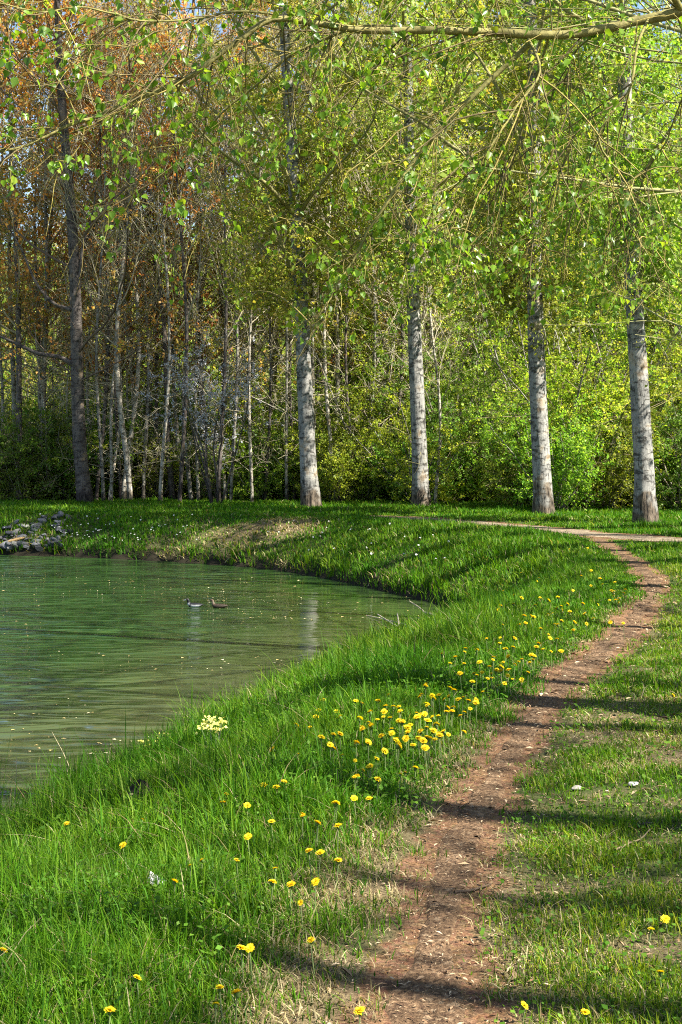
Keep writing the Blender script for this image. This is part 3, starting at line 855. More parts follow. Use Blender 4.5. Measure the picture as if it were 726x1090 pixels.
for pts, ra in (([(79, 388), (62, 380), (40, 376), (18, 366), (-6, 356), (-30, 352)], .10), ([(76, 330), (56, 322), (38, 300), (24, 268), (8, 240)], .08), ([(75, 320), (84, 296), (88, 262), (98, 230), (104, 190)], .07)):
    Pl = catmull([limb3(*a) for a in pts], 5); lb_ = MB(); Vv, Fq = tubes(Pl[None], np.linspace(ra, ra * .3, len(Pl))[None], 8); lb_.add(Vv, Fq, (.3, .3, .3))
    lo = lb_.build('limb', M_DARK_BARK); lo.parent = old; bpy.context.view_layer.update(); lo.matrix_parent_inverse = old.matrix_world.inverted()
# the row goes on out of view to the right; trees added and shaped for their shadows
for i, (x, y, k, rz, sc_) in enumerate(((8.9, 32.2, 'poplar_sparse', .9, (1.15, 1.15, .7)), (9.3, 29.0, 'poplar_sparse', 2.0, (1.15, 1.15, .72)), (9.4, 26.0, 'poplar_sparse', 5.0, (1.15, 1.15, .7)), (9.4, 23.0, 'poplar_sparse', 4.1, (1.15, 1.15, .62)), (9.2, 20.0, 'poplar_sparse', 3.3, (1.15, 1.15, .6)), (7.2, 17.2, 'poplar_low', .6, .9), (8.4, 11.2, 'poplar_dapple', 5.2, .6), (5.4, 4.3, 'poplar_sparse', 2.6, .6), (9.5, .6, 'poplar_dapple', 4.0, .6), (9.0, 5.6, 'poplar_dapple', 1.2, .62), (6.4, 1.7, 'poplar_dapple', 2.2, .55), (7.0, 7.6, 'poplar_dapple', 3.9, .5))):
    plant(k, 'poplar_tree', x, y, 'poplar rooted out of view right of the path, placed and shaped to shade the turf', 'tree', 'row of poplars along the canal bend', sc_, rz)

# ------------------------------------------------------------------ the wood behind
def at(u, y):
    return (u - 363) / F * y


G1, G2, G3 = 'slender trees of the wood behind the poplars', 'bushes at the edge of the wood', 'tall trees deep in the wood'
# stems that can be told apart
for u, y, k, sc, tilt, lab, bk in (
        (20, 55, 'slim_bronze', 1.15, -1.0, 'dark stem at the far left edge of the wood', M_DARK_BARK),
        (50, 58, 'slim_olive', .85, 1.5, 'grey stem close left of the dark leaning tree', None),
        (118, 54.2, 'bare', .85, -7.0, 'pale sapling slanting up to the left beside the dark leaning tree', None),
        (131, 55, 'bare', 1.25, -.5, 'pale thin bare tree, left one of a close pair', None),
        (139, 54, 'bare', 1.35, -2.2, 'pale thin bare tree, right one of a close pair', None),
        (166, 57, 'slim_bronze', .8, -2, 'thin dark stem just right of the pale pair', M_DARK_BARK),
        (184, 56, 'slim_bronze_b', 1.1, -3.0, 'brown stem midway between the pale pair and the white blossom', M_DARK_BARK),
        (204, 55.5, 'slim_olive_b', .8, -.6, 'thin grey stem left of the white blossom', None),
        (224, 57, 'slim_olive', 1.3, 1.0, 'stout dark stem behind the white blossom', M_DARK_BARK),
        (240, 55, 'bare', .8, -5, 'thin sapling leaning left under the white blossom', None),
        (349, 56, 'slim_olive_b', .95, -.5, 'grey stem close right of the shaded poplar', None),
        (372, 58, 'slim_olive', .8, .8, 'thin stem in the gap left of the white barked poplar', M_DARK_BARK),
        (396, 60, 'slim_bronze_b', .9, -1, 'brownish stem left of the white barked poplar', None),
        (463, 50, 'bare', .75, -3, 'pale sapling leaning beside the white barked poplar', None),
        (521, 58, 'slim_green', .95, -2.5, 'bent dark stem between the two middle poplars', M_DARK_BARK),
        (546, 60, 'slim_olive_b', .9, 1, 'dark stem close left of the second poplar', M_DARK_BARK),
        (625, 60, 'slim_green_b', 1.1, 0, 'leafy stem midway between the two right poplars', None)):
    plant(k, 'slender_tree', at(u, y), y, lab, 'tree', G1, sc, None, (0, R(tilt)), bark=bk)

rw = np.random.default_rng(5)
for i in range(18):
    u = 98 + i * 18.5 + rw.uniform(-7, 7); y = rw.uniform(52.3, 55.5); k = 'bare'
    plant(k, 'slender_tree', at(u, y), y, 'thin upright stem at the front of the wood, left of the white barked poplar', 'tree', 'thin upright stems at the front of the wood', (lambda s: (s * .66, s * .66, s))(rw.uniform(1.15, 1.5)), None, (0, R(rw.normal(-.6, 1.6))), bark=(M_DARK_BARK, M_GREY_BARK, M_DARK_BARK, M_GREY_BARK, M_PALE_BARK)[i % 5])
def kind_for(u):
    q = (u + rw.normal(0, 70))
    if q < 250:
        return rw.choice(['slim_bronze', 'slim_bronze_b', 'slim_bronze', 'slim_olive'])
    if q < 430:
        return rw.choice(['slim_olive', 'slim_bronze_b', 'slim_olive_b', 'slim_olive'])
    return rw.choice(['slim_green', 'slim_green_b', 'slim_olive_b', 'slim_green'])


LAB = {'slim_bronze': 'slender bronze leaved tree among others deep in the wood', 'slim_bronze_b': 'slender brown leaved tree among others deep in the wood', 'slim_olive': 'slender olive leaved tree among others deep in the wood',
       'slim_olive_b': 'slender pale olive leaved tree among others deep in the wood', 'slim_green': 'slender yellow green tree among others deep in the wood', 'slim_green_b': 'slender leafy green tree among others deep in the wood', 'bare': 'bare pale sapling standing among the thicket of the wood'}
for (ya, yb, cnt) in ((56, 64, 34), (64, 74, 34), (74, 88, 34)):
    for i in range(cnt):
        u = -60 + (i + rw.random()) / cnt * 850; y = rw.uniform(ya, yb)
        if rw.random() < (.28 if u < 130 else 0) + (.55 if u < 340 and y > 64 else 0) + (.2 if 130 < u < 400 else 0):
            continue
        k = kind_for(u)
        sc = rw.uniform(.85, 1.2) * (1.0 if y < 74 else 1.12)
        plant(k, 'forest_tree', at(u, y), y, LAB[k], 'tree', LAB[k].split(' among')[0] + 's of the wood', sc, None, (0, R(rw.normal(-.5, 2))))
for i in range(26):
    u = rw.uniform(-20, 560); y = rw.uniform(53.5, 62)
    plant('bare', 'forest_sapling', at(u, y), y, LAB['bare'], 'tree', 'bare saplings of the thicket', rw.uniform(.55, 1.0), None, (0, R(rw.normal(0, 5))))

BL = {'bush_a': 'rounded light green bush at the edge of the wood', 'bush_b': 'tall light green bush at the edge of the wood', 'bush_c': 'low light green bush at the foot of the wood', 'bush_tall': 'high leafy green bush behind the right hand poplars', 'thicket': 'twiggy half bare thicket under the trees'}
def bush(k, u, y, sc):
    plant(k, 'woodland_bush', at(u, y), y, BL[k], 'bush', BL[k].split(' at ')[0].split(' behind')[0].split(' under')[0] + 's', sc)


for u in np.arange(400, 800, 30):
    bush('bush_tall', u + rw.uniform(-12, 12), rw.uniform(53, 58) if u < 560 else rw.uniform(47, 55), rw.uniform(.75, 1.05))
for u in np.arange(360, 800, 26):
    bush(rw.choice(['bush_a', 'bush_b', 'bush_c']), u + rw.uniform(-10, 10), rw.uniform(50.5, 54) if u < 540 else rw.uniform(43.5, 50), rw.uniform(.7, 1.0))
for u, y, k, sc in ((50, 56, 'bush_a', .95), (66, 55.5, 'bush_c', 1.0), (14, 57, 'bush_b', .85), (95, 59, 'bush_a', .9), (170, 60, 'bush_a', .8), (260, 57, 'bush_c', .9), (282, 58, 'bush_b', .8), (305, 56, 'bush_a', .75), (240, 60, 'bush_b', .9), (205, 61, 'bush_c', 1), (130, 62, 'bush_b', .9), (345, 55, 'bush_c', .8), (30, 55, 'bush_c', .8), (78, 57, 'bush_b', .8), (112, 57, 'bush_c', 1.0), (150, 57, 'bush_c', .9), (190, 58, 'bush_a', .8), (228, 57.5, 'bush_a', .7), (272, 55, 'bush_c', .7), (296, 57, 'bush_b', .9), (318, 58, 'bush_b', 1), (360, 57, 'bush_a', .9), (385, 56, 'bush_c', .9), (410, 57, 'bush_a', .8)):
    bush(k, u, y, sc)
for i in range(12):
    u = -30 + i * 68 + rw.uniform(-10, 10)
    bush('thicket', u, rw.uniform(54, 58) if u < 400 else rw.uniform(55, 60), rw.uniform(.7, 1.1))
for i in range(34):
    u = -40 + i * 25 + rw.uniform(-10, 10)
    bush(rw.choice(['bush_b', 'bush_tall', 'bush_a']), u, rw.uniform(61, 72), rw.uniform(.8, 1.15))
plant('blackthorn', 'blackthorn_bush', at(230, 51.5), 51.5, 'slender bush in white blossom left of the shaded poplar', 'bush', None, .95)

for i in range(15):       # the edge of the wood runs on to the right
    u = 800 + i * 32 + rw.uniform(-10, 10)
    bush(rw.choice(['bush_a', 'bush_b', 'bush_tall']), u, rw.uniform(42, 52) - i * .5, rw.uniform(.8, 1.05))
    k = rw.choice(['slim_green', 'slim_green_b', 'slim_olive_b']); y = rw.uniform(46, 62)
    plant(k, 'forest_tree', at(u, y), y, LAB[k], 'tree', LAB[k].split(' among')[0] + 's of the wood', rw.uniform(.85, 1.15))
# far-off woodland that closes the view, on the rising ground
fw = MB(); rf = np.random.default_rng(77)
n = 3600
yy = rf.uniform(92, 230, n) ; xx = rf.uniform(-1, 1, n) * (363 / F * yy * 1.35 + 24)
zz = ground(xx, yy)
hh = rf.uniform(9, 15, n) * np.where(yy < 110, .9, .8)
T = np.stack([np.stack([xx, yy, zz + f * hh], 1) for f in (0, .5, 1)], 1)
Vv, Fq = tubes(T, np.full((n, 1), .16) * np.array([[1, .7, .2]]), 4, (1, .1, .1)); fw.add(Vv, Fq, (.14, .12, .09))
per = 260
c = np.repeat(np.stack([xx, yy, zz + hh * .58], 1), per, 0) + rf.normal(0, 1, (n * per, 3)) * np.repeat(np.stack([hh * .14, hh * .14, hh * .24], 1), per, 0)
A = rand_dirs(len(c), rf); Nn = norm(rand_dirs(len(c), rf) + np.array([.2, -.3, .5]))
Vv, Fq = rhomb(c, A, norm(np.cross(np.cross(A, Nn), A)), .34 * np.exp(rf.normal(0, .3, len(c))), .8)
pal = np.array(GREEN + OLIVE + BRONZE[:1])
col = pal[np.repeat(rf.integers(0, len(pal), n), per)] * np.exp(rf.normal(0, .2, (len(c), 1)))
fw.add(Vv, Fq, np.repeat(col, 4, 0), 1)
tag(fw.build('distant_woodland', [M_TWIG, M_LEAF_GREEN]), kind='stuff')

# ------------------------------------------------------------------ overhanging poplar: trunk off to the right, boughs reaching over the path
def p3(u, v, d):
    return np.array(((u - 363) / F * d, d, EYE - (v - HOR) / F * d))


ov = tag(empty('overhanging_poplar', (4.7, 8.2, 0)), 'near poplar whose drooping boughs with fresh green leaves hang across the top', 'tree')
base = np.array((4.7, 8.2, 0.0))
ro = np.random.default_rng(99)
_, _, Vt, Ft = trunk_tube(17, .26, .1, ro, 20, lump=.035, flare=.22, power=.75)
tb = MB(); tb.add(Vt, Ft, (.3, .3, .3)); tb.build('trunk', M_POPLAR_BARK, ov)
BOUGHS = [
    # (points u, v, distance; radius at the start, at the end)
    ([None, (940, -40, 8.3), (800, -5, 8.3), (726, 12, 8.2), (680, 22, 8.2), (640, 31, 8.1), (585, 37, 8.0), (500, 33, 7.9), (440, 30, 7.8), (380, 30, 7.7), (330, 20, 7.6), (287, 14, 7.5), (235, 43, 7.4), (190, 74, 7.3), (120, 100, 7.3), (60, 125, 7.2), (0, 147, 7.1), (-60, 160, 7.0)], .050, .007),
    ([(575, 37, 8.0), (530, 78, 8.0), (480, 125, 7.9), (440, 172, 7.9), (405, 225, 7.8), (388, 247, 7.8), (372, 275, 7.8), (352, 310, 7.7), (330, 350, 7.7)], .021, .004),
    ([(440, 30, 7.8), (385, 28, 7.9), (345, 42, 8.0), (305, 62, 8.0), (268, 95, 8.1), (240, 120, 8.1), (200, 165, 8.2), (165, 198, 8.2), (138, 220, 8.3)], .014, .004),
    ([(560, 36, 8.0), (575, 75, 7.8), (550, 110, 7.7), (520, 150, 7.6), (490, 190, 7.6), (470, 235, 7.6)], .012, .003),
    ([(690, 20, 8.2), (678, 50, 8.0), (672, 90, 7.9), (650, 120, 7.9), (638, 145, 7.9), (655, 175, 7.9), (675, 190, 7.9), (665, 225, 7.8), (690, 270, 7.8), (705, 310, 7.8)], .012, .003),
    ([(640, 31, 8.1), (610, 60, 8.3), (605, 110, 8.4), (612, 150, 8.4), (590, 210, 8.5), (588, 260, 8.5)], .009, .003),
    ([(287, 14, 7.5), (250, 12, 7.3), (205, 20, 7.2), (150, 22, 7.1), (95, 10, 7.0), (40, 14, 6.9), (-30, 0, 6.8)], .010, .004),
    ([(720, 12, 8.2), (735, 70, 8.6), (720, 120, 8.9), (700, 165, 9.1), (655, 205, 9.1), (620, 215, 9.1), (560, 255, 9.0), (515, 262, 9.0)], .009, .003),
    ([(726, 12, 8.2), (700, -25, 8.0), (640, -60, 7.9), (560, -80, 7.8), (460, -75, 7.6), (360, -70, 7.5), (250, -60, 7.3), (120, -65, 7.2), (30, -40, 7.1)], .028, .006),
    ([(585, 37, 8.0), (560, 120, 8.3), (545, 175, 8.4), (520, 210, 8.5), (500, 250, 8.6), (492, 290, 8.6)], .010, .003)]
twig_src = []
for pts, ra, rb in BOUGHS:
    P = [np.array((4.7, 8.2, 4.1 if len(pts) > 12 else 3.3)) if p is None else p3(*p) for p in pts]
    P = catmull(P, 5)
    P = P + np.cumsum(ro.normal(0, .006, P.shape), 0) * np.linspace(0, 1, len(P))[:, None]
    r = .74 * np.linspace(ra, rb, len(P)) * (1 + .12 * (vnoise(np.arange(len(P)) * .9, 0 * P[:, 0], int(ra * 1e4)) - .5))
    b = MB(); Vv, Fq = tubes((P - base)[None], r[None], 7); b.add(Vv, Fq, (.22, .20, .06) if ra < .03 else (.24, .21, .07))
    b.build('bough', M_WOOD, ov)
    twig_src.append((P, r))
tw = MB(); lf = MB()
for bi, (P, r) in enumerate(twig_src):
    seg = np.linalg.norm(np.diff(P, axis=0), axis=1).sum()
    m = int(seg * 10) + 3
    s = np.sort(ro.uniform(.15, 1, m)); 
    PP = np.stack([np.interp(s * (len(P) - 1), np.arange(len(P)), P[:, i]) for i in range(3)], 1)
    Tn = norm(np.stack([np.interp(s * (len(P) - 1), np.arange(len(P)), np.gradient(P[:, i])) for i in range(3)], 1))
    L = ro.uniform(.25, 1.25, m) * (1.1 - .3 * s)
    vpix = HOR - (PP[:, 2] - EYE) / PP[:, 1] * F
    L = L * np.clip((340 - vpix) / 220, .22, 1)
    D = norm(Tn * .6 + rand_dirs(m, ro) * np.array([.8, 1.0, .7]) + np.array([-.1, 0, -.25]))
    B = grow(PP, D, L, 8, .13, np.array([-.01, 0, -.07]), ro)
    tip = ro.random(m) < .45
    Vv, Fq = tubes(B - base, (.0022 + .0028 * L)[:, None] * np.linspace(1, .45, 8)[None], 4); tw.add(Vv, Fq, np.repeat(np.where(ro.random((m, 1)) < .5, (.26, .21, .055), (.13, .10, .04)), 32, 0))
    k = np.repeat(np.arange(m), 4); s2 = ro.uniform(.2, 1, len(k)); q, tt = sample_on(B[k], s2)
    L2 = ro.uniform(.10, .45, len(k))
    B2 = grow(q, norm(tt * .7 + rand_dirs(len(k), ro) * .8 + np.array([0, 0, -.15])), L2, 5, .14, np.array([0, 0, -.05]), ro)
    Vv, Fq = tubes(B2 - base, np.full((len(k), 1), .0022) * np.linspace(1, .5, 5)[None], 3); tw.add(Vv, Fq, np.repeat(np.where(ro.random((len(k), 1)) < .5, (.28, .23, .06), (.15, .12, .04)), 15, 0))
    # leaves sit in tufts on the last part of some twigs
    leafy = ro.random(len(k)) < .55
    kk = np.repeat(np.nonzero(leafy)[0], 8)
    c, tt = sample_on(B2[kk], np.clip(ro.normal(.85, .2, len(kk)), .2, .999))
    n = len(kk)
    c = c + ro.normal(0, .018, (n, 3))
    A = norm(tt * .4 + rand_dirs(n, ro) * .8 + np.array([0, 0, -.75])); Nn = norm(rand_dirs(n, ro) + np.array([.55, -.55, .5]))
    Nn = norm(np.cross(np.cross(A, Nn), A))
    ok = HOR - (c[:, 2] - EYE) / c[:, 1] * F < 335 + ro.normal(0, 20, n)
    c, A, Nn = c[ok], A[ok], Nn[ok]; n = len(c)
    V8, Fa, Fb = heart(c - base, A, Nn, .030 * np.exp(np.clip(ro.normal(0, .36, n), -1, .4)))
    col = np.array([(.17, .30, .020), (.13, .25, .016), (.24, .34, .03), (.09, .18, .014)])[ro.integers(0, 4, n)] * np.exp(ro.normal(0, .15, (n, 1)))
    lf.add(V8, [Fa, Fb], np.repeat(col, 8, 0))
# tufts seen one by one in the photo
for (u, v, d, cnt) in ((163, 12, 7.2, 22), (155, 38, 7.2, 26), (60, 46, 7.1, 9), (103, 47, 7.2, 10), (42, 22, 7.1, 10), (215, 135, 7.5, 9), (190, 148, 7.5, 16), (205, 143, 7.5, 12), (60, 148, 7.2, 7), (33, 90, 7.2, 7), (95, 137, 7.3, 18), (92, 192, 7.4, 7), (108, 196, 7.4, 8), (28, 178, 7.2, 5), (240, 142, 7.6, 12),
                       (225, 85, 7.4, 9), (295, 255, 7.8, 18), (330, 285, 7.8, 16), (245, 335, 8.2, 8), (310, 345, 7.8, 20), (330, 350, 7.8, 10), (435, 82, 7.8, 14), (452, 90, 7.8, 14), (490, 80, 7.8, 7), (565, 118, 7.8, 8), (403, 195, 7.8, 14), (405, 230, 7.8, 10), (440, 240, 7.8, 12), (480, 232, 7.7, 12), (500, 275, 7.6, 12), (545, 290, 8, 10), (630, 60, 8.0, 8), (655, 55, 8.0, 8), (610, 215, 8.5, 10), (680, 275, 7.8, 8), (715, 200, 7.9, 10), (265, 10, 7.4, 14), (250, 65, 7.3, 8), (575, 8, 8, 10), (370, 50, 7.8, 8), (520, 20, 7.9, 8), (345, 160, 8.0, 10), (20, 10, 7.0, 10), (640, 330, 8.6, 8)):
    o = p3(u, v, d); n = cnt
    st = np.tile(o + np.array([.05, .05, .12]), (5, 1)); B = grow(st, norm(ro.normal(0, .6, (5, 3)) + np.array([-.2, 0, -.7])), ro.uniform(.12, .3, 5), 5, .12, np.array([0, 0, -.06]), ro)
    # a thin spur ties the tuft to the nearest bough
    allp = np.vstack([p for p, _ in twig_src]); j = np.argmin(((allp - st[0]) ** 2).sum(1)); a = allp[j]
    sp = np.linspace(0, 1, 8)[:, None]; S = a + (st[0] - a) * sp + np.array([0, 0, .12]) * np.sin(sp * math.pi) * np.linalg.norm(st[0] - a)
    Vv, Fq = tubes((S - base)[None], np.linspace(.005, .0025, 8)[None], 4); tw.add(Vv, Fq, (.22, .18, .05))
    Vv, Fq = tubes(B - base, np.full((5, 1), .0022) * np.linspace(1, .5, 5)[None], 3); tw.add(Vv, Fq, (.24, .19, .05))
    k = ro.integers(0, 5, n); c, tt = sample_on(B[k], ro.uniform(.2, 1, n)); c = c + ro.normal(0, .03, (n, 3))
    A = norm(rand_dirs(n, ro) * .8 + np.array([0, 0, -.8])); Nn = norm(rand_dirs(n, ro) + np.array([.55, -.55, .5])); Nn = norm(np.cross(np.cross(A, Nn), A))
    V8, Fa, Fb = heart(c - base, A, Nn, .037 * np.exp(np.clip(ro.normal(0, .34, n), -1, .4)))
    col = np.array([(.18, .31, .022), (.14, .26, .016), (.25, .34, .03)])[ro.integers(0, 3, n)] * np.exp(ro.normal(0, .15, (n, 1)))
    lf.add(V8, [Fa, Fb], np.repeat(col, 8, 0))
crown = tw.build('crown', M_WOOD, ov)
lf.build('foliage', M_LEAF_NEAR, ov)

# ------------------------------------------------------------------ dandelions
def dandelion_meshes(seed):
    r = np.random.default_rng(seed)
    h = MB(); rad = .019
    for ring, (cnt, r0, r1, el) in enumerate(((22, .25, 1.0, .10), (20, .15, .85, .35), (16, .08, .62, .65), (10, 0, .36, 1.0))):
        az = np.arange(cnt) / cnt * 6.283 + r.uniform(0, 1); n = cnt
        e = el + r.normal(0, .08, n)
        A = np.stack([np.cos(az) * np.cos(e), np.sin(az) * np.cos(e), np.sin(e)], 1)
        Nn = np.stack([-np.cos(az) * np.sin(e), -np.sin(az) * np.sin(e), np.cos(e)], 1)
        V, Fq = rhomb(A * rad * r0 * .6 + np.array([0, 0, .001 * ring]), A, Nn, np.full(n, rad * (r1 - r0 * .6)) * r.uniform(.85, 1.1, n), .42)
        h.add(V, Fq, np.repeat(np.array([(.85, .62, .012), (.88, .70, .02)])[r.integers(0, 2, n)], 4, 0))
    cal = MB()
    ang = np.arange(8) / 8 * 6.283
    rings = [(.002, -.016), (.007, -.012), (.008, -.002), (.010, .000)]
    V = np.array([[q * math.cos(a), q * math.sin(a), z] for q, z in rings for a in ang])
    i = np.arange(32).reshape(4, 8); nx = np.roll(i, -1, 1)
    h.add(V, np.stack([i[:-1], nx[:-1], nx[1:], i[1:]], -1).reshape(-1, 4), (.10, .17, .04))
    s = MB()
    P = np.array([(.012, .006, -1), (.008, .004, -.7), (.003, .001, -.35), (0, 0, -.10)])
    P = P * np.array([1, 1, .16]);
    V, Fq = tubes(P[None], np.full((1, 4), .0022), 6, (1, .1, .1)); s.add(V, Fq, (.16, .20, .07))
    return h.mesh('dandelion_head', M_PETAL), s.mesh('dandelion_stem', M_STEM)


DM = [dandelion_meshes(i) for i in range(3)]
DP = [(8,872),(71,877),(151,874),(241,846),(237,855),(1,912),(186,939),(215,916),(203,922),(131,900),(264,892),(252,916),(293,925),(336,939),(320,962),(257,1010),(266,1010),(331,1002),(234,1052),(252,1058),(117,1077),(3,1012),(146,1041),(289,875),(322,869),(338,876),(281,836),(302,833),(294,838),(261,811),(290,798),(317,803),(357,855),(329,907),(341,908),(360,916),(310,943),(263,858),(360,879),(290,940),(230,1070)]
Z6 = [(214,333),(232,352),(243,340),(310,300),(338,310),(352,322),(430,323),(447,328),(325,340),(402,352),(370,356),(312,385),(348,396),(335,400),(300,373),(283,375),(262,354),(180,400),(194,424),(271,433),(287,437),(262,458),(236,456),(163,467),(131,478),(141,490),(204,484),(208,505),(190,512),(165,513),(118,516),(122,526),(108,502),(86,508),(104,470),(92,456),(40,470),(64,486),(45,492),(33,522),(58,522),(78,434),(95,444),(183,510),(280,258),(442,219),(515,226),(532,187),(583,180),(525,107),(486,110),(487,243),(497,265),(538,258),(470,262),(410,254),(390,252),(425,278),(455,270),(445,300),(370,300),(290,325),(265,322),(33,593),(78,600),(62,571),(60,640),(28,640),(385,345),(405,335),(420,310),(398,372),(340,368),(316,360),(355,380),(295,350),(707,420)]
Z8 = [(690,378),(660,398),(680,492),(390,564),(40,575),(520,578)]
Z9 = [(158,110),(147,135),(62,172),(120,182),(250,137),(335,140),(170,222),(222,212),(250,208),(320,247),(370,247),(345,182),(385,175),(410,146),(435,137),(440,115),(417,67),(470,188),(517,160),(540,182),(540,203),(575,140),(593,128),(490,237),(503,260),(585,228),(630,227),(660,168),(678,215),(650,195),(622,180),(595,195),(607,240),(615,270),(645,48),(618,5),(478,92),(380,345),(413,404),(325,393),(237,504),(90,558),(155,588),(222,270),(14,415)]
DP += [(363 + a / 2, 530 + b / 2) for a, b in Z6] + [(363 + a / 2, 790 + b / 2) for a, b in Z8] + [(300 + a / 4.03, 730 + b / 4.03) for a, b in Z9]
rd = np.random.default_rng(4)
for i in range(128):
    if i < 44:
        DP.append((rd.uniform(520, 668), rd.uniform(605, 668)))
    elif i < 108:
        f = rd.random(); DP.append((600 - 190 * f + rd.normal(0, 22), 672 + 105 * f + rd.normal(0, 12)))
    else:
        DP.append((rd.uniform(300, 480), rd.uniform(740, 830)))
DG = (('dandelion flowers in the near grass', 'yellow dandelion flower standing in the deep grass of the near bank'),
      ('dandelion flowers in the thick patch', 'yellow dandelion flower of the thick patch along the left side of the path'),
      ('dandelion flowers on the far verge', 'small yellow dandelion flower on the verge by the far bend of the path'),
      ('dandelion flowers in the short turf', 'yellow dandelion flower low in the short worn turf right of the path'))
for i, (u, v) in enumerate(DP):
    right = u > 520 and v > 720
    off = .05 if right else (.12 if v > 800 else .15)
    x, y, gz = hit(u, v, off)
    if float(shore(np.array([x]), np.array([y]))[0]) < .3:
        continue
    g, lab = DG[3 if right else (0 if v > 825 else (1 if v > 668 else 2))]
    hm, sm = DM[i % 3]
    sc = rd.uniform(.7, 1.15) * (.92 if v > 800 else 1.12)
    tilt = (rd.normal(.35, .25), rd.normal(.1, .25), rd.uniform(0, 6.28))
    if v > 660:
        t = empty('dandelion', (x, y, gz + off), tilt[2]); tag(t, lab, 'flower', g)
        ho = bpy.data.objects.new('flower_head', hm); C.objects.link(ho); ho.parent = t; ho.scale = (sc,) * 3; ho.rotation_euler = (tilt[0], tilt[1], 0)
        so = bpy.data.objects.new('stem', sm); C.objects.link(so); so.parent = t; so.scale = (1, 1, off / .16 + .1)
    else:
        ho = bpy.data.objects.new('dandelion', hm); C.objects.link(ho); ho.location = (x, y, gz + off); ho.scale = (sc * 1.15,) * 3; ho.rotation_euler = (tilt[0] + .2, tilt[1], tilt[2])
        tag(ho, lab, 'flower', g)

# daisies on the far bank
dz = MB()
az = np.arange(11) / 11 * 6.283
A = np.stack([np.cos(az), np.sin(az), np.full(11, .15)], 1)
V, Fq = rhomb(A * .006, norm(A), np.tile([0, 0, 1.0], (11, 1)), np.full(11, .028), .5); dz.add(V, Fq, (.72, .72, .66))
dm = dz.mesh('daisy_head', M_BLOSSOM)
k = 0
while k < 90:
    u, v = (rd.normal(110, 55), rd.normal(565, 13)) if k < 62 else (rd.uniform(280, 480), rd.uniform(555, 610))
    if not (0 < u < 480 and 547 < v < 612):
        continue
    x, y, gz = hit(u, v, .12)
    if float(shore(np.array([x]), np.array([y]))[0]) < .25:
        continue
    o = bpy.data.objects.new('daisy', dm); C.objects.link(o); o.location = (x, y, gz + .15); o.rotation_euler = (rd.normal(.7, .25), rd.normal(0, .3), rd.uniform(-.6, .6)); o.scale = (rd.uniform(.5, .95),) * 3
    tag(o, 'tiny white daisy speck in the grass of the far bank', 'flower', 'daisies on the far bank'); k += 1

# cowslips by the water
def cowslip(u, v, lab, n, sc):
    x, y, gz = hit(u, v, .2)
    t = tag(empty('cowslip', (x, y, gz)), lab, 'flower')
    r = np.random.default_rng(int(u)); s = MB(); b = MB()
    for j in range(n):
        dx, dy = r.normal(0, .05, 2); h = r.uniform(.16, .24) * sc
        P = np.array([(dx * .3, dy * .3, 0), (dx * .7, dy * .7, h * .6), (dx, dy, h)])
        V, Fq = tubes(P[None], np.full((1, 3), .0028), 5, (1, .1, .1)); s.add(V, Fq, (.20, .26, .10))
        m = 11
        c = np.array([dx, dy, h]) + r.normal(0, .016, (m, 3)); A = norm(r.normal(0, 1, (m, 3)) * [1, 1, .4] + [0, 0, -.4]); Nn = norm(r.normal(0, .6, (m, 3)) + [0, -.6, .8])
        V, Fq = rhomb(c, A, norm(np.cross(np.cross(A, Nn), A)), np.full(m, .026), .8); b.add(V, Fq, (.78, .72, .16))
    s.build('stem', M_STEM, t); b.build('flower_head', M_PETAL, t)


cowslip(229, 771, 'pale yellow cowslip clump near the water, the thickest one', 6, 1.0)
cowslip(218, 768, 'small pale yellow cowslip just left of the thickest clump', 3, 1.0)
cowslip(158, 782, 'yellow cowslip pair low on the bank at the water', 3, .9)
cowslip(284, 737, 'pale cowslip standing against the water farther up the bank', 3, .9)

